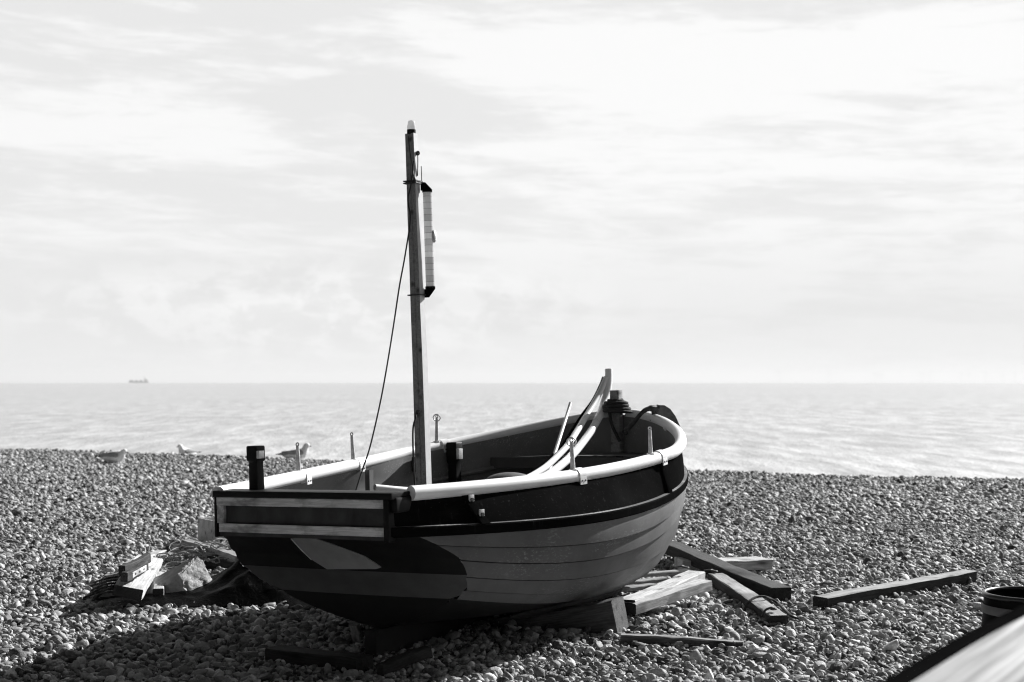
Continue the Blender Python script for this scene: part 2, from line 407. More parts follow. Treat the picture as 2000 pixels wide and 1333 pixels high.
def rail(t,sg=1): return (t*L,sg*plan(t,b0,B,tm,p_,q_),sheer(t))
def poly(vals,kn):
    co=np.polyfit(kn,vals,len(vals)-1); return lambda t: float(np.polyval(co,t))
kn4=[0,.33,.66,1.]; k3=[0,.5,1.]
hf=poly(G[5:9],kn4); mf=poly(G[12:15],k3); nf=poly(G[15:18],k3)
dfs=[poly([G[18+j],G[23+j],G[28+j]],k3) for j in range(5)]
ats=G[33:38]
def rub(t): return plan(t,*G[0:5]), sheer(t)-hf(t)
def keelz(t): return G[9]+G[10]*max(0,(t-G[11])/(1-G[11]))**2.5
def surf(t,s):
    yr,zr=rub(t); m=max(mf(t),.8); n=max(nf(t),.8); s=min(max(s,0),1)
    y=yr*max(0,1-s**m)**(1/n); z=zr-s*(zr-keelz(t))
    if t>.70:
        zf=-.74+.62*((t-.70)/.30)**2.2
        k=.05; d=z-zf; z=zf+.5*(d+math.sqrt(d*d+k*k))
    return y,z
# rows: strake boundaries plus the bottom
dsj=[min(max(f(0),0),1) for f in dfs]
atk=[(0.0,0.0)]+[(dsj[j],ats[j]) for j in range(5)]+[(.7,.50),(1.0,.56)]
def a_t(s): return float(np.interp(s,[k[0] for k in atk],[k[1] for k in atk]))
NT=64
def tlist(s):
    t0=a_t(s)/L
    return [1-(1-t0)*(1-i/NT)**1.7 for i in range(NT+1)]
bounds=[None]+dfs                          # band j between bounds[j] and bounds[j+1]
def sval(j,t):
    if j<=0: return 0.0
    if j<=5: 
        lo=0.0
        return min(max(dfs[j-1](t),lo),.985)
    return 1.0
def start_a(j):
    return 0.0 if j==0 else (ats[j-1] if j<=5 else .56)
NS=5
mbh=MB()
rows5z=[]
edgeS=[]                                    # stern edge points (a,y,z) for the transom
for j in range(6):
    rows=[]
    wl=[i/9 for i in range(10)] if j in (0,5) else [0,.075,.11,.3,.5,.75,1]
    for i,w in enumerate(wl):
        a0=start_a(j)*(1-w)+start_a(j+1)*w if j<5 else start_a(5)+(.56-start_a(5))*w
        row=[]
        for k in range(NT+1):
            t=1-(1-a0/L)*(1-k/NT)**1.7
            sa,sb=sval(j,t),max(sval(j+1,t),sval(j,t)+.0005)
            s=sa+(sb-sa)*w
            y,z=surf(t,s)
            fade=min(1,max(0,(1-t)*9))*min(1,(sb-sa)/.03)
            off=(-.022 if w<.1 else .015*(w-.1))*fade
            if j==0: off=.016*w**.7*fade
            if j==5:
                ze=rows5z[k] if i else z
                z=ze+(z-ze)*(1-.22*min(1,max(0,(.55-t)/.3)))
                if i==0: rows5z.append(z)
            row.append((t*L,y+off*.95,z-off*.25))
        rows.append(row); edgeS.append(row[0])
    for sg in (1,-1):
        mbh.grid([[P3(a,sg*y,z) for a,y,z in r] for r in rows],mi=0 if j<5 else 1,flip=sg<0)
        if j>0: mbh.grid([[P3(a,sg*y,z) for a,y,z in r] for r in (prevrow,rows[0])],mi=0 if j<5 else 1,flip=sg<0)
    prevrow=rows[-1]
# transom: rows across from port edge to starboard edge
zt=[e[2] for e in edgeS]
zb1=None
def edge_at(z):
    prev=edgeS[0]
    for e in edgeS[1:]:
        if e[2]<=z<=prev[2]:
            w=(prev[2]-z)/max(1e-9,prev[2]-e[2]); return tuple(prev[i]+(e[i]-prev[i])*w for i in range(3))
        prev=e
    return edgeS[-1]
def transom_pt(z,f,lift=0.0):               # f in -1..1 across
    a,y,zz=edge_at(z); return P3(a-.02*(1-f*f)-lift*.8,f*y,zz-lift*.6)
def v_at(z): 
    a,y,zz=edge_at(z); return px(Bw(a,0,zz))[1]
zs=np.linspace(edgeS[0][2],edgeS[-1][2]+1e-4,160)
def z_for_v(v): return float(min(zs,key=lambda z: abs(v_at(z)-v)))
zt1,zt2=z_for_v(1114),z_for_v(1161)
tr=MB()
def trrows(za,zb,n,mi):
    tr.grid([[transom_pt(za+(zb-za)*i/n,-1+2*k/16) for k in range(17)] for i in range(n+1)],mi=mi)
trrows(edgeS[0][2],zt1,14,0); trrows(zt1,zt2,6,1); trrows(zt2,edgeS[-1][2]+1e-4,8,2)
hull=mbh.build('hull',[M['hull'],M['bottom']],boat,smooth=32)
tr.build('transom',[M['band'],M['greyband'],M['bottom']],boat,smooth=40)
# lighter patch on the transom
def transom_px(u,v):
    z=z_for_v(v); best=None
    for zz in np.linspace(z-.03,z+.03,61):
        a,y,z3=edge_at(zz)
        for f in np.linspace(-1,1,201):
            q=px(BM@transom_pt(zz,f)); d=(q[0]-u)**2+(q[1]-v)**2
            if best is None or d<best[0]: best=(d,zz,f)
    return best[1],best[2]
pp=[transom_px(*q) for q in ((570,1051),(612,1050),(662,1068),(710,1085),(745,1108),(735,1111),(640,1111),(610,1092),(592,1076))]
mp_=MB(); n=len(pp)
cz=sum(p[0] for p in pp)/n; cf=sum(p[1] for p in pp)/n
top=[transom_pt(z,f,.004) for z,f in pp]; bot=[transom_pt(z,f,-.002) for z,f in pp]
rings=[bot,top]+[[transom_pt(cz+(z-cz)*k,cf+(f-cf)*k,.004) for z,f in pp] for k in (.66,.33)]
mp_.grid(rings,closeu=True); mp_.add([transom_pt(cz,cf,.004)]+rings[-1],[(0,1+i,1+(i+1)%n) for i in range(n)])
edge_=MB().tube([transom_pt(*pp[0],.005),transom_pt(*pp[8],.005),transom_pt(*pp[7],.005)],[.0028,.0028,.0015],6)
tag(mp_.build('transom_patch',M['patch'],boat,smooth=40),'lighter grey patch on the dark transom')
edge_.build('chipped_edge',plain('bare_white_edge',.8,.7,.2,60,0),bpy.data.objects['transom_patch'])
# keel, skeg, bilge keels
mk=MB(); rows=[]
for i in range(31):
    a=.50+i/30*(3.20-.50); t=a/L
    zt_=surf(t,.985)[1]+.03; zb=-KZ-.02 if a<2.35 else -KZ-.02+.62*((a-2.35)/.98)**2.2
    if a<.62: zb=-KZ-.01
    rows.append([P3(a,-.035,zt_),P3(a,-.03,zb),P3(a,.03,zb),P3(a,.035,zt_)])
mk.grid(rows,closeu=True); mk.add(rows[0],[(0,1,2,3)]); mk.add(rows[-1],[(3,2,1,0)])
mk.build('keel',M['bottom'],boat)
# stem post outside
ms=MB(); rows=[]
for i in range(22):
    w=i/21; z=.275-w*.935
    a=L+.012-.02*w-(.0 if z>-.35 else ((-.35-z)/.31)**2*.28)
    rows.append([P3(a-.05,-.022,z),P3(a+.02,-.018,z),P3(a+.02,.018,z),P3(a-.05,.022,z)])
ms.grid(rows,closeu=True); ms.build('stem',M['blackplain'],boat,bevel=0)
for sg in (1,-1):
    pts=[];
    for i in range(14):
        a=1.15+i/13*1.35; t=a/L; y,z=surf(t,.93); pts.append(P3(a,sg*(y+.0),z-.012))
    MB().tube(pts,[.006]+[.02]*12+[.006],8).build('bilge_keel',M['bottom'],boat)
# bulwarks, linings, rubbing strakes, rails
TL=[1-(1-i/70)**1.9 for i in range(71)]
def off_norm(fn,t,sg,d):
    h=1e-3; a0,y0,z0=fn(max(0,t-h)); a1,y1,z1=fn(min(1,t+h)); n=Vector((-(y1-y0),a1-a0)); n.normalize()
    a,y,z=fn(t); return a+n.x*d,y+n.y*d,z
def railf(t): return rail(t)
def rubf(t): y,z=rub(t); return (t*L,y,z)
def tri(fn,t,d):
    a,y,z=off_norm(fn,t,1,d); return a,max(y,0.0),z
for sg in (1,-1):
    mo=MB(); rows=[]
    for k in range(7):
        w=k/6; row=[]
        for t in TL:
            a1,y1,z1=tri(railf,t,-.004); a2,y2,z2=tri(rubf,t,.002)
            row.append(P3(a1+(a2-a1)*w,sg*(y1+(y2-y1)*w+.006*math.sin(w*math.pi)),z1+(z2-.03-z1)*w))
        rows.append(row)
    mo.grid(rows,flip=sg<0)
    inn=[[Vector(p) for p in r] for r in rows]
    mo.build('bulwark',M['black'],boat,smooth=40)
    # inner lining from the rail down into the bilge
    ml=MB(); rows=[]
    lev=[(0,0),(0,.5),(0,1)]+[(1,s) for s in (.06,.14,.22,.3,.4,.5,.6)]
    for kk,s in lev:
        row=[]
        for t in TL:
            if kk==0:
                a1,y1,z1=tri(railf,t,-.028); a2,y2,z2=tri(rubf,t,-.03)
                row.append(P3(a1+(a2-a1)*s-.0,sg*max(0,(y1+(y2-y1)*s)),z1+(z2-z1)*s))
            else:
                t=max(t,(a_t(s)+.05)/L); y,z=surf(t,s); row.append(P3(min(t*L,L-.03),sg*max(0,y-.035),z+.01))
        rows.append(row)
    ml.grid(rows,flip=sg>0); ml.build('inner_lining',M['inner'],boat,smooth=40)
    # rubbing strake
    mr=MB(); rows=[]
    for t in TL:
        r=[]
        for d,dz in ((-.004,.0),(.019,-.002),(.024,-.008),(.022,-.040),(.010,-.047),(-.004,-.047)):
            a,y,z=tri(rubf,t,d); r.append(P3(a,sg*y,z+dz))
        rows.append(r)
    mr.grid(rows,closeu=True); mr.m=[1 if i%6==0 else 0 for i in range(len(mr.f))]; mr.build('rubbing_strake',[M['black'],M['wornlit']],boat,smooth=30)
    # white plastic rail
    pts=[];
    t0=.030 if sg>0 else .0
    for i in range(91):
        t=t0+(1-t0)*(1-(1-i/90)**1.9)
        a,y,z=rail(t,1)
        if y<.045: break
        pts.append(P3(a,sg*y,z+.004+.003*math.sin(a*2.3+sg)))
    mr=MB().tube(pts,.032,18); ro=mr.build('rail',M['pipe'],boat,smooth=40)
    if sg>0: railS=ro
    else: railP=ro
def solve_rail(u,sg):
    best=None
    for i in range(900):
        t=i/1000
        q=px(Bw(*rail(t,sg)))
        if sg>0 and q[0]<u and t>.95: continue
        d=abs(q[0]-u)
        if best is None or d<best[0]: best=(d,t)
    return best[1]
# rail clamps (sleeves with a screwed flange) on the pipes
def clamp(t,sg,flange=True,parent=None):
    a0,y0,z0=rail(t-.006,sg); a1,y1,z1=rail(t+.006,sg); c=Vector(P3(*rail(t,sg))); d=(P3(a1,y1,z1)-P3(a0,y0,z0)).normalized()
    side=Vector((0,-sg,0)); side=(side-d*side.dot(d)).normalized(); upv=d.cross(side); upv=upv if upv.z>0 else -upv
    m=MB().tube([c-d*.026+Vector((0,0,.004)),c+d*.026+Vector((0,0,.004))],.0355,18)
    rot=Matrix((d,side,upv)).transposed()
    for s2 in (1,-1): m.box(c+side*s2*.034-upv*.02,(.052,.004,.036),rot)
    o=m.build('rail_clamp',M['pipe'],parent,smooth=40)
    for k in (-.013,.013):
        MB().tube([c+side*VIS(sg)*.035-upv*.02+d*k,c+side*VIS(sg)*.039-upv*.02+d*k],.0045,8).build('screw',M['darkmetal'],parent)
    return o
def VIS(sg): return 1 if sg>0 else -1
tP=[solve_rail(u,-1) for u in (592,698,866)]; tS=[solve_rail(u,1) for u in (1128,1287)]
for t in tP: clamp(t,-1,parent=railP)
for t in tS: clamp(t,1,parent=railS)
# joint sleeve near the bow on the starboard pipe
for t in (.895,):
    c0=P3(*rail(t-.006,1)); c1=P3(*rail(t+.006,1)); MB().tube([c0,c1],.0345,16).build('joint_sleeve',M['pipe'],railS)
# rowlock pins standing on the rails
def pin(u,sg,vtop,ring=False,eye=True,lean=0):
    t=solve_rail(u,sg); c=Bw(*rail(t,sg)); q=px(c)
    topw=W(u+lean,vtop,c.y); b_=Lw(c); tp=Lw(topw)
    m=MB().tube([b_,b_+(tp-b_)*.3,b_+(tp-b_)*.94,tp],[.0125,.0115,.0085,.0075],12)
    o=m.build('rowlock_pin',M['metal'],boat,smooth=40)
    e=MB(); dirn=(tp-b_).normalized()
    e.torus(tp+dirn*.004,.008,.0035,(1,0,0),14,6)
    e.build('eye',M['metal'],o)
    MB().tube([b_+dirn*.02,b_+dirn*.036],.02,14).build('collar',M['pipe'],o)
    if ring:
        r=MB(); r.torus(tp-dirn*.004,.021,.0035,Vector((.75,.35,.25)),22,7); r.build('ring',M['metal'],o)
pin(584,-1,870,False,True,-3); pin(691,-1,850,False,True,-4); pin(853,-1,815,True); pin(1120,1,862,True,True,-4); pin(1271,1,839,False,True,-2)
# transom top box: cap, boards, panel
def lbox(name,a,y,z,mat,bev=.003,parent=boat,jit=0):
    m=MB(); (a0,a1),(y0,y1),(z0,z1)=a,y,z
    c=P3((a0+a1)/2,(y0+y1)/2,(z0+z1)/2); m.box(c,(a1-a0,y1-y0,z1-z0)); return m.build(name,mat,parent,bevel=bev,smooth=30)
def transboard(name,y,z,a,mat):            # board whose grain runs athwart
    m=MB(); Lb=y[1]-y[0]
    m.box((0,0,0),(Lb,a[1]-a[0],z[1]-z[0])); o=m.build(name,mat,boat,bevel=.002,smooth=30)
    o.location=P3((a[0]+a[1])/2,(y[0]+y[1])/2,(z[0]+z[1])/2); o.rotation_euler=(0,0,-math.pi/2); return o
lbox('transom_cap',(-.035,.11),(-.462,.490),(-.012,.016),M['blackplain'],.004)
transboard('transom_board',(-.452,.437),(-.050,-.0135),(-.020,.004),M['whiteboard'])
transboard('transom_board',(-.440,.437),(-.167,-.129),(-.020,.004),M['whiteboard'])
lbox('transom_stile',(-.018,.004),(-.452,-.412),(-.1285,-.0505),M['whiteboard'],.002)
lbox('transom_panel',(-.002,.025),(-.455,.44),(-.185,-.0125),M['panel'],.001)
lbox('corner_post',(-.024,.03),(.4385,.466),(-.190,-.0125),M['blackplain'],.003)
lbox('corner_post',(-.022,.03),(-.464,-.4525),(-.190,-.0125),M['blackplain'],.003)
lbox('corner_block',(-.012,.155),(.467,.500),(-.068,-.004),M['blackplain'],.010)
# interior: floor, thwart, foredeck, stringers, ribs
def section_y(t,z,inset=.04):
    lo,hi=0,1
    for _ in range(30):
        mid=(lo+hi)/2
        if surf(t,mid)[1]>z: lo=mid
        else: hi=mid
    yr,zr=rub(t)
    if z>zr: return max(0,min(yr,rail(t)[1])-inset)
    return max(0,surf(t,lo)[0]-inset)
mf_=MB(); rows=[]
for i in range(30):
    a=.48+i/29*2.6; t=a/L; y=section_y(t,-.36,.03); rows.append([P3(a,f*y,-.36) for f in (-1,-.5,0,.5,1)])
mf_.grid(rows); mf_.build('floor',M['floor'],boat)
md_=MB(); rows=[]; rows2=[]
for i in range(16):
    a=2.72+i/15*.57; t=a/L; z=.035; y=max(.01,rail(t)[1]-.03)
    rows.append([P3(a,f*y,z+.01*(1-f*f)) for f in np.linspace(-1,1,9)])
md_.grid(rows); md_.grid([[P3(2.72,f*(rail(2.72/L)[1]-.03),z0) for f in np.linspace(-1,1,9)] for z0 in (.036,-.03)])
md_.build('foredeck',M['deck'],boat)
for a_,z_ in ((1.55,-.15),(2.35,-.24)):
    t=a_/L; y=section_y(t,z_,.035); lbox('thwart',(a_-.11,a_+.11),(-y,y),(z_-.025,z_),M['floor'],.004)
for sg in (1,-1):
    mm=MB(); pts=[]
    for i in range(30):
        t=.1+i/29*.72; z=sheer(t)-.19; y=section_y(t,z,.04); pts.append(P3(t*L,sg*y,z))
    mm.tube(pts,.014,8); mm.build('stringer',M['inner'],boat)
for u in (703,):
    t=solve_rail(u,-1); 
    rr=[]
    for k in range(9):
        z=sheer(t)-.03-k*.04; y=section_y(t,z,.045); rr.append(P3(t*L,-y,z))
    mm=MB()
    rows=[[p+Vector((-.019,0,0)),p+Vector((.019,0,0)),p+Vector((.019,-.03,0)),p+Vector((-.019,-.03,0))] for p in rr]
    mm.grid(rows,closeu=True); mm.build('rib',M['greyband'],boat,smooth=20)
t=solve_rail(806,-1); a,y,z=rail(t,-1); lbox('rail_block',(a-.06,a+.0),(y+.03,y+.085),(z-.115,z-.028),M['blackplain'],.004)
# outside battens on the starboard bulwark
def batten(u,plates):
    t=solve_rail(u,1); mm=MB(); rows=[]
    for k in range(6):
        w=k/5; ra=tri(railf,t,.004); rb=tri(rubf,t,.008)
        c=P3(ra[0]+(rb[0]-ra[0])*w,ra[1]+(rb[1]-ra[1])*w,ra[2]-.02+(rb[2]-.002-ra[2]+.02)*w)
        a0=rail(t-.01); a1=rail(t+.01); d=(P3(*a1)-P3(*a0)); d.z=0; d.normalize(); nn=Vector((d.y,-d.x,0)); nn=nn if nn.y<0 else -nn
        rows.append([c-d*.026-nn*.012,c-d*.026+nn*.012,c+d*.026+nn*.012,c+d*.026-nn*.012])
    mm.grid(rows,closeu=True); mm.add(rows[0],[(0,1,2,3)]); mm.add(rows[-1],[(3,2,1,0)])
    o=mm.build('batten',M['rubber'],boat,bevel=.003,smooth=30)
    if plates:
        rot=Matrix((d,nn,Vector((0,0,1)))).transposed()
        for w in (.16,.68):
            c=(rows[0][1]+rows[0][2])/2*(1-w)+(rows[-1][1]+rows[-1][2])/2*w
            q=MB().box(c+d*.006+nn*.003,(.030,.006,.042),rot).build('bolt_plate',M['metal'],o,bevel=.002)
            MB().tube([c+d*.006+nn*.004,c+d*.006+nn*.012],.009,6).build('bolt',M['darkmetal'],q)
batten(906,True); batten(1288,False)
# posts with latches
def post(u,v0,v1,Y,wd,mirror):
    top_=W(u,v0,Y); base=W(u+3,v1,Y); l0,l1=Lw(base),Lw(top_); d=l1-l0; h=d.length
    mm=MB(); prof=[(0,1.0),(.12,1.05),(.5,1.0),(.66,.95),(.70,1.25),(.97,1.25),(1,1.15)]
    rows=[]
    for w,k in prof:
        c=l0+d*w; r=wd/2*k; rows.append([c+Vector((-r,-r,0)),c+Vector((r,-r,0)),c+Vector((r,r,0)),c+Vector((-r,r,0))])
    mm.grid(rows,closeu=True); mm.add(rows[-1],[(0,1,2,3)]); mm.add(rows[0],[(3,2,1,0)])
    o=mm.build('stanchion_post',M['blackplain'],boat,bevel=.003,smooth=30)
    c=l0+d*.84
    q=MB().box(c+Vector((-wd*.30,-wd*.80,-h*.02)),(wd*.75,wd*.35,h*.16)).build('latch_plate',M['metal'],o,bevel=.002)
    MB().box(c+Vector((wd*.1,wd*.72,-h*.03)),(wd*.7,wd*.2,h*.2)).build('latch_plate',M['metal'],o,bevel=.002)
    return o
post(499,871,965,6.34,.047,False)
tq=solve_rail(890,-1); post(887,864,990,Bw(*rail(tq,-1)).y-.10,.058,True)
# stem head post
sp0=Bw(L-.075,0,-.02); 
c=P3(L-.07,0,.19)
mm=MB().box(P3(L-.07,0,.235),(.062,.062,.40)); mm.build('stem_post',M['midwood'],boat,bevel=.004,smooth=30)

# mast
MY=6.976
axis=[(803.5,262),(806,330),(809,420),(812.5,500),(816,600),(820,700),(824,820),(828,950),(832,1075)]
mm=MB(); rows=[]
for i,(u,v) in enumerate(axis):
    w=1-(v-255)/820*.0
    k=.80+.20*min(1,(v-255)/600)
    c=Lw(W(u,v,MY)); hx,hy=.024*k,.0305*k
    rows.append([c+Vector(q) for q in ((-hx,-hy,0),(-hx,-.004,0),(-hx+.004,0,0),(-hx,.004,0),(-hx,hy,0),(hx,hy,0),(hx,-hy,0))])
mm.grid(rows,closeu=True); mm.m=[1 if i%7==6 else 0 for i in range(len(mm.f))]; mm.add(rows[0],[tuple(range(7))])
mast=mm.build('mast',[M['mast'],M['mastwhite']],boat,bevel=0,smooth=20)
def ml(u,v,da=0,Y=MY): return Lw(W(u,v,Y))+Vector((da,0,0))
def ax_u(v): return float(np.interp(v,[q[1] for q in axis],[q[0] for q in axis]))
def mpt(v,dy=0,da=0):                       # point on the mast axis at pixel row v, moved to starboard / forward
    return ml(ax_u(v),v)+Vector((da,-dy,0))
lt=MB().tube([mpt(263),mpt(254)],.022,16).build('masthead_light',M['blackplain'],mast)
MB().tube([mpt(254),mpt(252),mpt(246),mpt(244),mpt(240),mpt(237),mpt(235.5)],[.0195,.021,.021,.0185,.0185,.015,.006],16).build('lens',M['lens'],lt,smooth=50)
for v in (355,359,577): 
    c=mpt(v); MB().box(c,(.066,.074,.006)).build('mast_band',M['darkmetal'],mast)
# radar reflector
m,nt,b=nodes('reflector_tube')
tcn=N(nt,'ShaderNodeTexCoord'); bt=N(nt,'ShaderNodeTexBrick'); mp2=N(nt,'ShaderNodeMapping'); mp2.inputs['Rotation'].default_value=(math.radians(90),0,math.radians(90)); 
nt.links.new(tcn.outputs['Object'],mp2.inputs[0]); nt.links.new(mp2.outputs[0],bt.inputs['Vector'])
bt.inputs['Scale'].default_value=1; bt.inputs['Brick Width'].default_value=.03; bt.inputs['Row Height'].default_value=.042; bt.inputs['Mortar Size'].default_value=.001
bt.inputs['Color1'].default_value=g3(.50); bt.inputs['Color2'].default_value=g3(.85); bt.inputs['Mortar'].default_value=g3(.25)
nt.links.new(bt.outputs[0],b.inputs['Base Color']); b.inputs['Roughness'].default_value=.2
def translucent(m,nt,b,col,fac):
    tr_=N(nt,'ShaderNodeBsdfTranslucent'); mx=N(nt,'ShaderNodeMixShader'); mx.inputs[0].default_value=fac
    if hasattr(col,'node'): nt.links.new(col,tr_.inputs[0])
    else: tr_.inputs[0].default_value=g3(col)
    nt.links.new(b.outputs[0],mx.inputs[1]); nt.links.new(tr_.outputs[0],mx.inputs[2]); nt.links.new(mx.outputs[0],nt.nodes['Material Output'].inputs['Surface'])
translucent(m,nt,b,bt.outputs[0],.5)
ln=M['lens']; translucent(ln,ln.node_tree,ln.node_tree.nodes['Principled BSDF'],.9,.5)
M['tube']=m
def rpt(v,du=0): return ml(float(np.interp(v,[350,580],[833.5,841])) +du,v)+Vector((.0,0,0))
rr=MB().tube([rpt(374),rpt(562)],.0215,20).build('radar_reflector',M['tube'],mast,smooth=50)
for va,vb,sgn in ((376,356,1),(560,581,-1)):
    e=MB(); 
    c0=rpt(va); c1=rpt(vb)
    e.tube([c0,c0+(c1-c0)*.22],.0245,18)
    # slotted lug reaching to the mast
    q=c0+(c1-c0)*.22; lug=[]
    pts2=[(.026,0),(-.034,0),(-.034,1.0),(-.012,1.0)]
    for th in (-.006,.006):
        lug.append([q+Vector((th,-dy,0))+(c1-q)*k for dy,k in pts2])
    e.grid(lug,closeu=True); e.add(lug[0],[(0,1,2,3)]); e.add(lug[1],[(3,2,1,0)])
    br=e.build('bracket',M['rubber'],rr,smooth=30)
e=MB(); c=rpt(462,10); 
rows=[[c+Vector((0,-.016*math.cos(a)*0-.012*math.sin(b_),0))+Vector((.020*math.cos(a)*math.cos(b_),0,.032*math.sin(a)*math.cos(b_))) for a in np.linspace(0,2*math.pi,16,endpoint=False)] for b_ in np.linspace(0,1.5,6)]
e.grid(rows,closeu=True); e.build('dome_cap',M['metal'],rr,smooth=60)
# small pulley and wires on the mast
pl=MB().tube([mpt(301,.022),mpt(301,.036)],.006,8); pl.torus(mpt(301,.033),.008,.004,(1,0,0)); pl.build('pulley',M['darkmetal'],mast)
MB().tube([mpt(268,.004,-.036),mpt(290,.008,-.036),mpt(320,.018,-.035),mpt(345,.026,-.033),mpt(360,.034,-.02)],.0025,6).build('wire',M['darkmetal'],mast)
MB().tube([mpt(327,.050),mpt(356,.050)],.0022,6).build('wire',M['darkmetal'],mast)
MB().tube([mpt(303,.033),mpt(320,.031),mpt(345,.027)],.0025,6).build('wire',M['darkmetal'],mast)
MB().tube([mpt(805,.010,-.040),mpt(805,.010,-.055)],.010,8).build('cleat',M['darkmetal'],mast)

# ------------------------------------------------------------------ things in and on the boat
def smoothpts(pts,n=6):
    pts=[Vector(p) for p in pts]; out=[]
    for i in range(len(pts)-1):
        p0=pts[max(i-1,0)];p1=pts[i];p2=pts[i+1];p3=pts[min(i+2,len(pts)-1)]
        for k in range(n):
            t=k/n; out.append(.5*((2*p1)+(p2-p0)*t+(2*p0-5*p1+4*p2-p3)*t*t+(3*p1-p0-3*p2+p3)*t**3))
    out.append(pts[-1]); return out
def thing_tube(name,pts,r,mat,label,cat,seg=12,group=None,n=6,hollow=False):
    sp=smoothpts(pts,n); base=min(sp,key=lambda p:p.z).copy()
    m=MB().tube([p-base for p in sp],r,seg,caps=not hollow)
    if hollow:
        m.tube([p-base for p in sp],r*.86,seg,caps=False)
    o=m.build(name,mat,None,smooth=50,fix=not hollow); o.location=base; return tag(o,label,cat,group)
bend=[(1000,960,7.45),(1045,941,7.7),(1072,927,7.9),(1090,914,8.05),(1115,892,8.3),(1137,866,8.55),(1157,838,8.75),(1171,812,8.92),(1180,786,9.05),(1188,754,9.12),(1188.5,722,9.15)]
thing_tube('bent_pipe',[W(*q) for q in bend],.0235,M['pipe'],'thick white bent pipe rising highest over the bow, with a sleeve joint','pipe',14,'bent pipes lying in the boat')
o=bpy.data.objects['bent_pipe']
jp=[W(1164,825,8.83)-o.location,W(1172,810,8.93)-o.location]; MB().tube(jp,.0255,14).build('joint_sleeve',M['pipe'],o)
bend2=[(960,962,7.5),(1020,939,7.8),(1054,921,8.0),(1077,903,8.2),(1108,871,8.45),(1126,844,8.65),(1144,815,8.85),(1162,785,9.0),(1177,756,9.1),(1184,738,9.13)]
thing_tube('bent_pipe',[W(*q) for q in bend2],.019,M['pipe'],'thinner white bent pipe beside the tall one','pipe',12,'bent pipes lying in the boat')
thing_tube('bent_strip',[W(u-6-(4 if v>800 else 0),v-1,Y+.03) for u,v,Y in bend2],.0075,M['rubber'],'thin black bent strip along the left of the white bent pipes','strip',8,'bent pipes lying in the boat')
thing_tube('pole',[W(1114,788,8.86),W(1106,815,8.74),W(1080,897,8.3),W(1066,940,8.05)],[.0105]*19 ,M['pipe'],'short straight pale pole leaning on the far rail','pole',10)
thing_tube('loose_pipe',[W(732,952,6.36),W(800,958,6.48),W(900,962,6.75)],.0140,M['pipe'],'open ended white pipe lying inside the near stern quarter','pipe',14,hollow=True)
# dark buoy lying in the boat
c=W(996,945,7.75); e=MB(); rows=[]
for i in range(9):
    b_=i/8*math.pi/2; rows.append([Vector((.145*math.cos(b_)*math.cos(a),.11*math.cos(b_)*math.sin(a),.062*math.sin(b_))) for a in np.linspace(0,2*math.pi,28,endpoint=False)])
e.grid(rows,closeu=True); e.torus((0,0,0),.145,.008); e.add(rows[0],[tuple(range(28))])
o=e.build('basin',plain('dull_grey_plastic',.10,.6,.3,20,.2),None,smooth=50); o.location=c; tag(o,'upturned dark grey round basin seen over the near rail','basin')
# halyard and coil at mast
thing_tube('rope',[mpt(318,.03,-.03) and BM@mpt(318,.03,-.036),BM@mpt(362,.014,-.040),BM@mpt(392,-.008,-.040),W(801,430,6.93),W(791,500,6.9),W(780,560,6.86),W(768,640,6.8),W(755,720,6.74),W(742,790,6.68),W(723,872,6.6),W(708,918,6.56),W(694,962,6.5)],.0038,M['rope'],'thin dark rope running from the mast down to the stern quarter','rope',7)
thing_tube('rope',[BM@mpt(806,-.004,-.046),W(812,815,6.9),W(807,835,6.9),W(806.5,865,6.88),W(808,910,6.87),W(811,962,6.86)],.0045,M['rope'],'dark rope hanging in a loop from the cleat low on the mast','rope',7,n=8)
# rope coil on the stem post
cp=Bw(L-.07,0,.305); e=MB(); pts=[]
for i in range(420):
    lay=i/420; a=lay*2*math.pi*13; l3=(lay*3)%1.0
    R_=.094-.012*int(lay*3)-.038*l3; pts.append(Vector((R_*1.1*math.cos(a)+.004*math.sin(a*.31),R_*math.sin(a),-.006+.022*int(lay*3)+.030*l3+.008*math.sin(a*.53+1))))
e.tube(pts,.0095,8)
o=e.build('rope_coil',M['rope'],None,smooth=60); o.location=cp; tag(o,'dark rope coiled round the post at the bow','rope coil')
pts=[Vector((-.05,-.05,.02)),Vector((-.045,-.075,-.04)),Vector((-.03,-.08,-.10)),Vector((.0,-.075,-.16)),Vector((.015,-.07,-.19))]
MB().tube(smoothpts(pts),.010,7).build('rope_tail',M['rope'],o,smooth=60)
# anchor over the starboard bow
base=W(1222,842,8.72)
ap=[(1222,842,8.72),(1236,828,8.72),(1248,813,8.72),(1258,803,8.73),(1270,798,8.75),(1284,798,8.78)]
e=MB().tube(smoothpts([W(*q)-base for q in ap]),[.014]*6+[.0135]*6+[.0135]*6+[.015]*6+[.019]*6+[.024],10)
an=e.build('anchor',M['darkmetal'],None,smooth=50); an.location=base; tag(an,'rusty anchor hooked over the rail beside the bow post','anchor')
fl=MB(); a0=W(1282,797,8.78)-base; rows=[]
for i,(u,v,wd) in enumerate(((1282,800,.030),(1292,803,.040),(1304,810,.038),(1316,822,.028),(1326,836,.014),(1331,845,.004))):
    c=W(u,v,8.79+.012*i)-base; up_=Vector((.45,-.1,.9)).normalized(); th_=Vector((-.3,-1,.1)).normalized()
    rows.append([c+up_*wd,c+th_*.010,c-up_*wd*.9,c-th_*.010])
fl.grid(rows,closeu=True); fl.add(rows[0],[(0,1,2,3)]); fl.build('fluke',plain('worn_iron',.11,.7,.5,25,.5),an,smooth=30)
MB().tube([W(1276,797,8.77)-base,W(1276,812,8.76)-base,W(1270,822,8.75)-base],[.014,.011,.004],8).build('arm',M['darkmetal'],an)
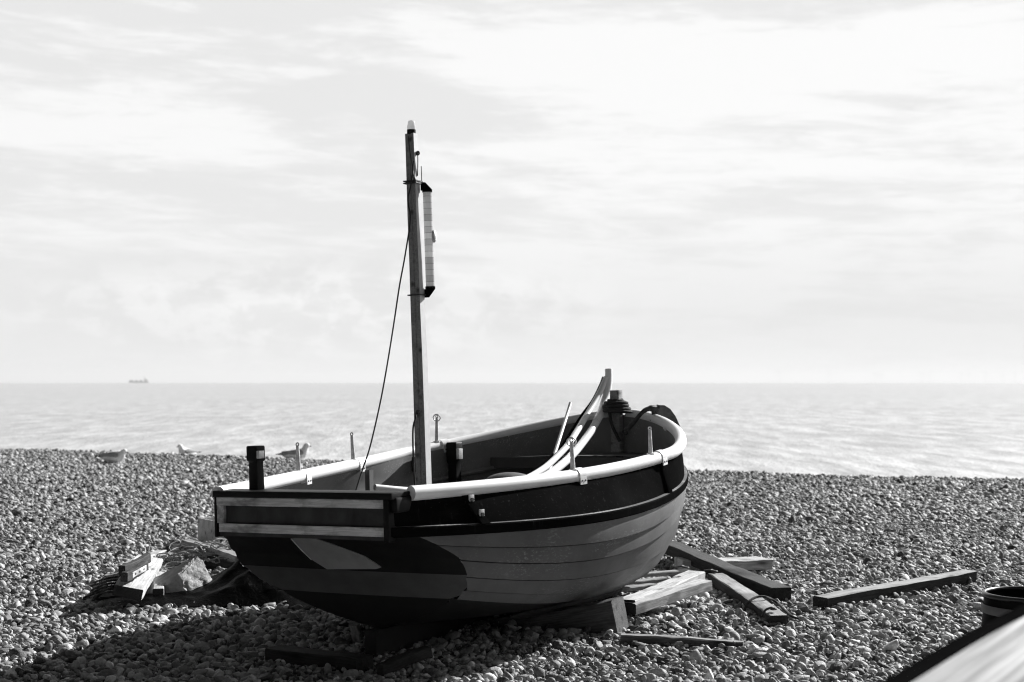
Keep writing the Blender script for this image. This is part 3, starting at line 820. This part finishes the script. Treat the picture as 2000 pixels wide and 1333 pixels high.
MB().torus(W(1221,845,8.71)-base,.016,.004,(.6,.6,.3)).build('shackle',M['darkmetal'],an)

# ------------------------------------------------------------------ timber on the beach
def plank(name,A,B_,w,t,mat,label,cat='plank',group=None,roll=0,taper=(1,1),seed=0,cut=0,side_mat=None,end_mat=None):
    A,B_=Vector(A),Vector(B_); d=B_-A; Ln=d.length; d.normalize()
    side=Vector((0,0,1)).cross(d).normalized(); up=d.cross(side)
    r_=random.Random(seed+17); m=MB(); rows=[]; ns=14
    for i in range(ns+1):
        w_=i/ns; k=taper[0]+(taper[1]-taper[0])*w_; x=w_*Ln
        hw,ht=w/2*k,t; ch=.005
        cs=[(-hw+ch,0),(hw-ch,0),(hw,-ch),(hw,-ht+ch),(hw-ch,-ht),(-hw+ch,-ht),(-hw,-ht+ch),(-hw,-ch)]
        sk=cut*(1 if i==ns else 0)
        rows.append([Vector((x+r_.uniform(-.002,.002)+(sk*y/w if i==ns else 0),y+r_.uniform(-.0022,.0022),z+r_.uniform(-.0022,.0022)+.004*math.sin(w_*5+seed))) for y,z in cs])
    m.grid(rows,closeu=True)
    if side_mat: m.m=[0 if i%8 in (0,7) else 1 for i in range(len(m.f))]  # sides and underside take a darker timber as painted shade
    m.add(rows[0],[tuple(range(8))],2 if end_mat else 0); m.add(rows[-1],[tuple(range(8))[::-1]],2 if end_mat else 0)  # dark end faces are shade put into the colour
    o=m.build(name,[mat,side_mat or mat,end_mat or mat],None,smooth=30)
    mw=Matrix((d,side,up)).transposed().to_4x4(); 
    if roll: mw=mw@Matrix.Rotation(roll,4,'X')
    mw.translation=A; o.matrix_world=mw
    return tag(o,label,cat,group)
GR='loose timbers lying round the boat'
plank('plank',Gd(1303,1058,.13),Gd(1526,1148,.085),.125,.075,M['darkwood'],'long dark plank slanting out from under the bow to its right','plank',GR,seed=1,side_mat=M['blackshadewood'],end_mat=M['blackshadewood'])
plank('plank',Gd(1325,1093,.075),Gd(1492,1091,.07),.20,.065,M['lightwood'],'short pale board lying behind the long dark plank','plank',GR,seed=2,cut=-.05)
plank('plank',Gd(1222,1172,.115),Gd(1360,1117,.12),.11,.06,M['lightwood'],'pale plank beneath the bow, behind the brightest plank','plank',GR,seed=3,end_mat=M['blackshadewood'])
plank('plank',Gd(1229,1177,.105),Gd(1379,1133,.15),.082,.058,M['lightwood'],'bright white plank with nail stains on its side, nearest right of the hull','plank',GR,seed=4,end_mat=M['blackshadewood'])
D=plank('plank',Gd(1398,1118,.085),Gd(1522,1202,.062),.098,.06,M['midwood'],'weathered plank with a rope and shackle on its near end','plank',GR,seed=5,side_mat=M['blackshadewood'],end_mat=M['blackshadewood'])
plank('plank',Gd(1213,1239,.045),Gd(1452,1252,.035),.055,.06,M['midwood'],'narrow low plank in front of the bow chock','plank',GR,seed=6,taper=(1,.7),side_mat=M['chockwood'])  # chock timber on the sides: shade put into the colour
Gp=plank('plank',Gd(1602,1167,.066),Gd(1894,1113,.076),.095,.07,M['midwood'],'long rough plank with sides darkened as shade lying alone at the right','plank',GR,seed=7,side_mat=M['blackshadewood'],end_mat=M['blackshadewood'])
E_=plank('chock',Vector((-.06,7.38,.03)),Vector((.525,7.10,.168)),.16,.20,M['chockwood'],'heavy timber chock under the keel','chock',seed=8)
for k,(ua,ub,v,z) in enumerate(((1235,1322,1115,.075),(1215,1300,1130,.07),(1200,1282,1143,.065))):
    plank('slat',Gd(ua-60,v+8,z),Gd(ub,v-1,z),.07,.025,M['midwood'],['rearmost pale slat in the shade under the bow','middle pale slat in the shade under the bow','nearest pale slat in the shade under the bow'][k],'slat','slats under the bow',seed=20+k)
plank('plank',Gd(1330,1112,.05),Gd(1460,1160,.03),.10,.03,M['blackshadewood'],'black plank in the shade beneath the crossing timbers','plank',GR,seed=9)
plank('driftwood_plank',Gd(535,1262,.05),Gd(712,1285,.05),.12,.07,M['blackshadewood'],'black plank on the shaded pebbles left of the keel','plank',GR,seed=10)
plank('driftwood_plank',Gd(740,1297,.05),Gd(835,1262,.09),.05,.05,M['blackshadewood'],'short black stick leaning to the keel in the shade','stick',GR,seed=11)
plank('plank',Gd(180,1337,.05),Gd(300,1365,.05),.16,.03,M['lightwood'],'pale plank cut off by the bottom edge at the left','plank',GR,seed=12)
plank('wedge',Gd(694,1216,.10),Gd(704,1246,.02),.05,.03,M['midwood'],'small pale wedge beside the skeg','wedge',seed=13)
# shackle and rope on plank
thing_tube('plank_rope',[Gd(1452,1198,.015),Gd(1462,1176,.07),Gd(1480,1166,.09),Gd(1497,1167,.085),Gd(1515,1176,.05),Gd(1545,1203,.03),Gd(1560,1209,.02)],.007,M['rope'],'dark rope looped over the weathered plank on the right','rope',7,n=5)
sk=MB(); cS=Gd(1506,1192,.075); sk.tube(smoothpts([Vector((-.05,-.02,-.03)),Vector((-.03,-.005,.0)),Vector((0,0,.012)),Vector((.012,0,.008))]),.006,8); sk.torus((.012,0,.006),.013,.006,(0,.3,1),14,7)
o=sk.build('shackle',M['darkmetal'],None,smooth=50); o.location=cS; tag(o,'rusty shackle on the near end of the weathered plank','shackle')
for k,(u,v,z,lab) in enumerate(((1338,1110,.165,'rusty ring and bolt on the pale plank under the bow'),(1394,1117,.09,'rusty ring at the far end of the weathered plank'))):
    sk=MB(); sk.torus((0,0,.006),.02,.006,(0.2,0,1),16,7); sk.tube([Vector((-.06,.01,.004)),Vector((-.015,0,.01))],.006,7)
    o=sk.build('ring_bolt',M['darkmetal'],None,smooth=50); o.location=Gd(u,v,z); tag(o,lab,'ring bolt','ring bolts on the timbers')

# ------------------------------------------------------------------ heap at the left of the stern
def heap_h(x,y):
    # mound of the tarpaulin next to the hull
    q=((x+1.47)/.28)**2+((y-8.50)/.46)**2; h=.24*math.exp(-q*1.1)
    q2=((x+1.95)/.5)**2+((y-8.15)/.25)**2; h+=.012*math.exp(-q2)
    wr=.030*mnoise.noise(Vector((x*5+y*3,y*2.2-x*2,1)))+.014*mnoise.noise(Vector((x*14+y*9,y*5,4)))+.012*abs(mnoise.noise(Vector((x*9-y*7,y*6,9))))
    fold=math.sin((x*1.0-y*.55)*26+3*mnoise.noise(Vector((x*2,y*2,7))))
    return h+wr*(.35+3.5*h)+.024*fold*(h/.18)+.012
e=MB(); nx,ny=90,70; rows=[]
for j in range(ny+1):
    row=[]
    for i in range(nx+1):
        fx=i/nx; fy=j/ny
        x=-2.38+fx*1.5; yf=7.93+.16*mnoise.noise(Vector((fx*3,0,2)))-.05*math.sin(fx*3.2); yb=9.05+.15*mnoise.noise(Vector((fx*3,5,2)))
        x+=.06*mnoise.noise(Vector((fy*4,1,fx*3)))*(1 if i in (0,nx) else .3)
        y=yf+(yb-yf)*fy
        edge=min(1,min(fx,1-fx,fy,1-fy)*9)
        row.append(Vector((x,y,max(.010,heap_h(x,y)*edge**.6+.006))))
    rows.append(row)
e.grid(rows); e.grid([[p-Vector((0,0,.006)) for p in r] for r in rows])
m,nt,b=nodes('black_tarpaulin'); b.inputs['Base Color'].default_value=g3(.004); b.inputs['Roughness'].default_value=.34; b.inputs['Specular IOR Level'].default_value=.008
bump(nt,b,noise(nt,22,5,.65,(1,.5,1),1.2),.6,.02)
tp=e.build('tarpaulin',m,None,smooth=180); tag(tp,'crumpled black tarpaulin spread left of the stern','tarpaulin')
ey=MB(); ey.torus((0,0,0),.0105,.003,(0,-1,.5),18,7); o=ey.build('eyelet',M['metal'],tp,smooth=60); q=Gd(334,1184,.045); o.location=q+Vector((0,-.02,.005))
# pale rock
m,nt,b=nodes('chalky_rock'); f=noise(nt,9,7,.7); nt.links.new(ramp(nt,f,[(.3,.28),(.55,.5),(.75,.7)]),b.inputs['Base Color']); b.inputs['Roughness'].default_value=.9; bump(nt,b,noise(nt,16,8,.75),1,.03); M['rock']=m
bm=bmesh.new(); bmesh.ops.create_icosphere(bm,subdivisions=5,radius=1)
cuts=[(Vector((-.48,-.12,.85)).normalized(),.46),(Vector((.66,-.62,.42)).normalized(),.50),(Vector((0,0,-1)),.42),(Vector((.9,.1,.25)).normalized(),.72),(Vector((.2,.9,.4)).normalized(),.55),(Vector((-.2,-.95,.25)).normalized(),.66)]
for v in bm.verts:
    d=v.co.normalized(); p=d*1.0
    for n_,h in cuts:
        k=p.dot(n_)-h
        if k>0: p-=n_*k*.96
    rg=.055 if p.x>.05 else .018
    p+=d*(rg*mnoise.noise(d*4.2+Vector((2,1,0)))+rg*.9*abs(mnoise.noise(d*9))+rg*.7*mnoise.noise(d*21))
    v.co=Vector((p.x*.245,p.y*.165,p.z*.21))
me=bpy.data.meshes.new('rock'); bm.to_mesh(me); bm.free(); me.materials.append(M['rock']); me.polygons.foreach_set('use_smooth',[True]*len(me.polygons)); me.set_sharp_from_angle(angle=math.radians(40))
o=bpy.data.objects.new('rock',me); COL.objects.link(o); o.location=Gd(350,1166,.0)+Vector((0,.05,.045)); o.rotation_euler=(0,-.08,.25); tag(o,'pale rough rock weighing down the black tarpaulin','rock')
# timbers and cleat
HG='timbers in the heap left of the stern'
plank('timber',Gd(252,1147,.13),Gd(294,1086,.17),.16,.06,M['lightwood'],'wide pale timber topped by dark brackets, left of the rock','timber',HG,seed=31,roll=.22,end_mat=M['blackshadewood'])
plank('timber',Gd(309,1150,.075),Gd(321,1079,.11),.06,.09,M['lightwood'],'narrow bright timber standing on edge just left of the cord','timber',HG,seed=32,end_mat=M['blackshadewood'])
plank('timber',Gd(206,1122,.05),Gd(262,1112,.08),.12,.04,M['midwood'],'flat grey timber under the dark brackets','timber',HG,seed=35)
def bracket(u0,v0,u1,v1,z,lab,seed):
    o=plank('wooden_bracket',Gd(u0,v0,z),Gd(u1,v1,z+.02),.04,.055,M['darkwood'],lab,'bracket','dark brackets on the pale timber',seed=seed)
    return o
bracket(238,1107,288,1081,.225,'rear dark wooden bracket on the pale timber',33)
o=bracket(242,1119,283,1097,.21,'front dark wooden bracket with bolt holes on the pale timber',34)
Lk=(Gd(283,1097,.23)-Gd(242,1119,.21)).length
pf=MB().box((Lk*.55,-.021,-.028),(Lk*.66,.004,.03)).build('face_plate',M['whiteboard'],o,bevel=.001)
for k in (.35,.55,.75): MB().tube([Vector((Lk*k,-.022,-.028)),Vector((Lk*k,-.0255,-.028))],.006,10).build('bolt_head',M['rubber'],pf)
plank('board',Gd(364,1053,.20),Gd(470,1086,.19),.07,.03,M['midwood'],'grey board slanting down to the hull behind the cord heap','board',HG,seed=36)
plank('timber',Gd(250,1100,.11),Gd(316,1073,.12),.07,.05,M['lightwood'],'pale timber lying behind the dark brackets','timber',HG,seed=44)
# white crate, half hidden behind the stern corner
cA=Gd(424,1068,.0); ct=empty('crate',cA,label='white crate half hidden behind the left stern corner',cat='crate')
ct.rotation_euler=(.0,0,.62); ct.scale=(.8,.8,1.2)
for nm,c,sz in (('side_panel',(.0,.22,.075),(.016,.44,.17)),('side_panel',(.36,.22,.075),(.016,.44,.17)),('end_panel',(.18,.0,.075),(.342,.016,.17)),('end_panel',(.18,.44,.075),(.342,.016,.17)),('base_panel',(.18,.22,-.012),(.342,.422,.014))):
    MB().box(c,sz).build(nm,M['lightwood'],ct,bevel=.003)
# cord tangle
e=MB(); r_=random.Random(5)
cx=[(330,1125,.04),(345,1112,.06),(365,1098,.08),(390,1086,.10),(415,1082,.12),(440,1080,.13),(455,1085,.13),(380,1095,.09),(352,1105,.07),(400,1090,.11),(430,1086,.13)]
b0_=Gd(390,1110,.0)
for s in range(56):
    u,v,z=r_.choice(cx); c=Gd(u+r_.uniform(-16,16),v+r_.uniform(-7,7),z)-b0_+Vector((0,-.06,.03))
    pts=[]; ph=r_.uniform(0,6); rr_=r_.uniform(.03,.10); tl=Vector((r_.uniform(-.5,.5),r_.uniform(-.5,.5),1)).normalized(); tq_=Vector((0,0,1)).rotation_difference(tl)
    for k in range(26):
        a=ph+k*.42; rk=rr_*(1+.3*math.sin(k*.9+s)); pts.append(c+tq_@Vector((rk*math.cos(a)+k*.003*math.cos(s),rk*math.sin(a),.012*math.sin(k*.7+s)))+Vector((0,0,.02)))
    e.tube(pts,r_.choice((.003,.004,.0045)),5)
o=e.build('cord_tangle',M['palerope'],None,smooth=60); o.location=b0_; tag(o,'tangled heap of pale cord between the timbers and the hull','cord')
# dark net mound under the cord
e=MB(); rows=[]
for j in range(16):
    b_=j/15*math.pi/2; row=[]
    for i in range(40):
        a=i/40*2*math.pi; k=1+.14*mnoise.noise(Vector((math.cos(a)*2,math.sin(a)*2,j*.3)))
        row.append(Vector((.50*math.cos(b_)*math.cos(a)*k,.36*math.cos(b_)*math.sin(a)*k,.17*math.sin(b_)*k+.02*mnoise.noise(Vector((a*6,b_*9,0))))))
    rows.append(row)
e.grid(rows,closeu=True); o=e.build('net_heap',plain('dark_net',.03,.9,.6,60,1.0),None,smooth=60); o.location=Gd(402,1112,0)+Vector((.05,.2,0)); tag(o,'dark heap of net under the pale cord','net')
# dark cables sticking out to the left
CG='cables sticking out of the heap'
for k in range(6):
    v0=1133+k*5.5; thing_tube('cable',[Gd(172+r_.uniform(-14,10),v0+8+k*1.5,.015),Gd(195,v0+1,.05),Gd(216,v0-4,.07),Gd(252,v0-9+k,.06)],.0065,M['rope'],'thin dark cable sticking out left of the timbers','cable',7,CG)
# black sheet corner under the cables
plank('board',Gd(186,1160,.03),Gd(262,1158,.03),.22,.02,M['blackshadewood'],'black sheet corner, built as a flat board, under the cables','board',HG,seed=41)

# ------------------------------------------------------------------ gulls
def gull(loc,heading,label,headz=.0,lean=0,scale=1.0):
    t=empty('seagull',loc,(0,0,heading),label=label,cat='gull',group='gulls sitting on the crest of the beach'); t.scale=(scale,)*3
    hp=[(-.215,.105),(-.18,.103),(-.12,.098),(-.04,.096),(.04,.100),(.10,.118),(.135,.148),(.150,.180+headz*.4),(.157,.208+headz*.75),(.165,.232+headz),(.186,.244+headz),(.207,.243+headz),(.220,.238+headz)]
    rd=[.014,.036,.066,.088,.096,.088,.068,.054,.047,.046,.045,.034,.012]
    body=MB().tube([Vector((x,0,z)) for x,z in hp],rd,16,ell=[1.3,1.25,1.1,1.0,1,1,1,.95,.95,.92,.9,.9,.9],up=(0,0,1))
    M.setdefault('gull',plain('white_feathers',.9,.8,.12,14,.15)); M.setdefault('gullgrey',plain('grey_feathers',.30,.8,.3,18,.2)); M.setdefault('beak',plain('beak_horn',.30,.5,.2,30,0)); M.setdefault('gullblack',plain('black_feathers',.02,.7,.3,20,.1))
    body.build('body',M['gull'],t,smooth=80)
    for sg in (1,-1):
        w=MB(); rows=[]
        for i in range(9):
            k=i/8; x=.115-k*.33; hgt=.070*math.sin(min(1,k*1.5+.2)*math.pi*.62)*(1-k*.55)+.006; zc=.130-.012*k; row=[]
            for j in range(8):
                a=-.75+j/7*1.85; rr2=(.102*(1-k**2.2*.62)); row.append(Vector((x,sg*(rr2*math.cos(a*.75)),zc+hgt*math.sin(a))))
            rows.append(row)
        w.grid(rows); w.grid([[p+Vector((0,-sg*.012,0)) for p in r] for r in rows])
        wo_=w.build('wing',M['gullgrey'],t,smooth=80)
        MB().tube([Vector((-.18,sg*.035,.115)),Vector((-.24,sg*.022,.112)),Vector((-.31,sg*.008,.108))],[.020,.015,.003],8,ell=[.5,.5,.5]).build('wing_tip',M['gullblack'],wo_,smooth=60)
        MB().tube([Vector((.192,sg*.032,.245+headz)),Vector((.192,sg*.035,.245+headz))],.005,8).build('eye',M['gullblack'],t)
    MB().tube([Vector((.212,0,.236+headz)),Vector((.240,0,.231+headz)),Vector((.258,0,.224+headz))],[.011,.009,.003],8).build('beak',M['beak'],t,smooth=60)
    MB().box((.02,.03,.02),(.05,.02,.04)).build('foot',M['beak'],t,bevel=.004); MB().box((.02,-.03,.02),(.05,.02,.04)).build('foot',M['beak'],t,bevel=.004)
    return t
def gz(p): return Vector((p.x,p.y,ground(p.x,p.y)-.005))
gull(gz(Gd(222,903)),math.radians(-12),'mottled gull resting low, leftmost of the three, facing right',-.055,scale=1.0)
gull(gz(Gd(367,884)),math.radians(228),'white gull facing left on the crest, middle of the three',-.01,scale=.95)
gull(gz(Gd(577,893)),math.radians(14),'grey backed gull facing right, just behind the stern post',.0,scale=1.06)
# stones on the crest at right
for k,(u,v,sx_,lab) in enumerate(((1954,926,.12,'larger of the dark stones on the crest, with a flat top'),(1980,926,.11,'low dark stone on the crest at the far right'),(1881,924,.06,'small dark stone poking up on the crest'))):
    me=pebble_mesh(60+k); me.materials.clear(); 
    m,nt,b=nodes('dark_flint'); nt.links.new(ramp(nt,noise(nt,4,5),[(.3,.06),(.7,.18)]),b.inputs['Base Color']); me.materials.append(m)
    o=bpy.data.objects.new('stone',me); COL.objects.link(o); q=Gd(u,v); o.location=gz(q)+Vector((0,0,.02)); o.scale=(sx_*1.7,sx_*1.5,sx_*1.5); o.rotation_euler=(.1,.1,k*1.3); tag(o,lab,'stone',group='stones on the crest')

# ------------------------------------------------------------------ tub and near boat at lower right
tb=empty('tub',(W(2012,1150,5.9).x,5.9,ground(2.1,5.9)-.005),label='black round tub with a rolled rim at the right edge',cat='tub')
H_=W(2000,1150,5.9).z; R_=.182
prof=[(.205,0),(.203,.04),(.198,H_*.4),(.190,H_*.70),(.1845,H_*.785)]
def lathe(pr,n=48): return [[Vector((r*math.cos(a),r*math.sin(a),z)) for a in np.linspace(0,2*math.pi,n,endpoint=False)] for r,z in pr]
tubm=plain('black_plastic',.008,.3,.15,6,.05,spec=.02); rimm=plain('black_plastic_rim',.012,.28,.15,6,.05); e=MB(); e.grid(lathe(prof+[(.184,H_*.93),(.174,H_*.94),(.176,H_*.4),(.17,.03),(0.001,.03)]),closeu=True); e.add(lathe([(.205,0)])[0],[tuple(range(48))])
e.build('body',tubm,tb,smooth=50)
e=MB(); e.torus((0,0,H_*.955),R_,.010,n=48,seg=10); e.build('rim',rimm,tb,smooth=60)
e=MB(); rr3=lathe([(.1915,H_*.765),(.194,H_*.775),(.194,H_*.845),(.1915,H_*.855)]); e.grid(rr3,closeu=True); e.build('hoop',plain('grey_hoop',.10,.5,.2,8,.1),tb,smooth=40)
nb=empty('dinghy',(1.25,2.3,0.),label='pale glossy boat with a black rubber gunwale in the bottom right corner',cat='boat')
A_,B2=W(1755,1333,1.95),W(2000,1190,2.62); dd=(B2-A_); dd.z=0; dd.normalize(); ss_=Vector((dd.y,-dd.x,0))
zg=.835; org=Vector((1.25,2.3,0))
def gun(s): 
    q=A_+dd*s; return Vector((q.x,q.y,zg))+ss_*(.10*max(0,(s-.25))**2*.6+.10*max(0,(-s))**2*.4)
rows=[];rowh=[];fen=[]
for i in range(31):
    s=-1.1+i/30*2.35; q=gun(s); half=.58*(1-.25*max(0,(s-.3)/1.0)**2)
    rows.append([q-org+ss_*(half*2*w_)+Vector((0,0,.004+.42*max(0,w_-.09)*(1-.6*w_)+.006*math.sin(w_*40)*min(1,w_*10))) for w_ in np.linspace(.004,1,36)])
    rowh.append([q-org+ss_*(.02+.25*w_**2)-Vector((0,0,.02+.70*w_)) for w_ in np.linspace(0,1,8)]+[q-org+ss_*(half*2-.02-.25*w_**2)-Vector((0,0,.02+.70*w_)) for w_ in np.linspace(1,0,8)])
    fen.append(q-org+Vector((0,0,-.030)))
gl,nt,b=nodes('streaked_pale_deck'); ang_=math.atan2(dd.y,dd.x)
def along(sx_,sy_,off):
    t_=N(nt,'ShaderNodeTexCoord'); q_=N(nt,'ShaderNodeMapping',vector_type='TEXTURE'); q_.inputs['Rotation'].default_value=(0,0,ang_); q_.inputs['Scale'].default_value=(1/sx_,1/sy_,1); q_.inputs['Location'].default_value=off
    nt.links.new(t_.outputs['Object'],q_.inputs[0]); z_=N(nt,'ShaderNodeTexNoise'); z_.inputs['Scale'].default_value=1; z_.inputs['Detail'].default_value=4; z_.inputs['Roughness'].default_value=.6; nt.links.new(q_.outputs[0],z_.inputs['Vector']); return z_.outputs['Fac']
nt.links.new(mixc(nt,ramp(nt,along(1.2,60,(0,0,0)),[(.38,0),(.66,1)]),ramp(nt,along(.8,9,(3,1,0)),[(.35,.08),(.65,.30)]),.62),b.inputs['Base Color']); b.inputs['Roughness'].default_value=.35; bump(nt,b,along(1,90,(1,0,0)),.3,.004); e=MB(); e.grid(rows); e.build('deck',gl,nb,smooth=60)
e=MB(); e.grid(rowh); e.build('hull',gl,nb,smooth=60)
MB().tube(fen,.040,14).build('gunwale',M['rubber'],nb,smooth=60)

# ------------------------------------------------------------------ far out at sea
sh_=empty('cargo_ship',(W(271,747,9000).x,9000,-3),label='distant cargo ship on the horizon at the left',cat='ship'); 
shm=plain('ship_grey',.16,.7,.1,.1,0); shw=plain('ship_superstructure',.25,.7,.1,.1,0)
e=MB(); hl=62
rows=[[Vector((x,y*wf,z)) for (y,z) in ((-10,0),(-11,10),(11,10),(10,0))] for x,wf in ((-hl,.7),(-hl*.9,1),(hl*.8,1),(hl,.1))]
e.grid(rows,closeu=True); e.add(rows[0],[(0,1,2,3)]); e.add(rows[-1],[(3,2,1,0)]); e.build('hull',shm,sh_,smooth=0)
MB().box((hl*.72,0,17),(18,18,14)).build('bridge',shw,sh_); MB().tube([Vector((hl*.60,0,22)),Vector((hl*.60,0,38))],2.2,10).build('funnel',shm,sh_)
for k,x in enumerate((-46,-14,14)): MB().box((x,0,14),(24 if k==0 else 14,16,8)).build('cargo_hatch',shm,sh_)
tw=plain('turbine_white',.8,.5,.05,.1,0)
proto=None
TG='wind turbines along the horizon'
tlist_=[(1522,726),(1619,727),(1709,727),(1721,729),(1801,728),(1816,727),(1878,728),(1893,727),(1925,725),(1958,728),(1982,727)]
tlab=['lone faint turbine farthest left of the offshore row','faint turbine second from the left of the offshore row','left of the close pair of faint turbines','right of the close pair of faint turbines','left turbine of the second faint pair','right turbine of the second faint pair','left turbine of the third faint pair','right turbine of the third faint pair','tallest faint turbine near the right edge','faint turbine second from the right edge','faint turbine nearest the right edge']
for k,(u,v) in enumerate(tlist_):
    Yd=14500; h=(747-v)/F*Yd+3+CAMZ
    if proto is None:
        proto=empty('wind_turbine',(0,0,0))
        kids=[MB().tube([Vector((0,0,0)),Vector((0,0,80))],[2.6,1.7],12).build('tower',tw,proto,smooth=60),MB().box((0,-1,80),(4,10,4)).build('nacelle',tw,proto)]
        for j in range(3):
            a=.4+j*2.094; d=Vector((math.sin(a),0,math.cos(a))); kids.append(MB().tube([Vector((0,-6.5,80)),Vector((0,-6.5,80))+d*14,Vector((0,-6.5,80))+d*46],[1.2,1.8,.4],6,ell=[1,.4,.4]).build('blade',tw,proto,smooth=60))
        o=proto
    else:
        o=proto.copy(); COL.objects.link(o)
        for c in kids:
            c2=c.copy(); COL.objects.link(c2); c2.parent=o
    o.location=(W(u,747,Yd).x,Yd,-3); o.scale=(1,1,h/83); tag(o,tlab[k],'wind turbine',TG)

# ------------------------------------------------------------------ haze
HAZE=True
if HAZE:
    e=MB().box((0,15000,75),(36000,34000,162)); m=bpy.data.materials.new('haze_air'); m.use_nodes=True; nt=m.node_tree
    for n_ in list(nt.nodes): nt.nodes.remove(n_)
    pv=N(nt,'ShaderNodeVolumePrincipled'); pv.inputs['Color'].default_value=g3(.95); pv.inputs['Density'].default_value=8e-5; pv.inputs['Anisotropy'].default_value=.1
    ou=N(nt,'ShaderNodeOutputMaterial'); nt.links.new(pv.outputs[0],ou.inputs['Volume'])
    o=e.build('haze',m,None,smooth=0); tag(o,'pale sea haze filling the air','haze',kind='stuff')
bpy.context.view_layer.update()
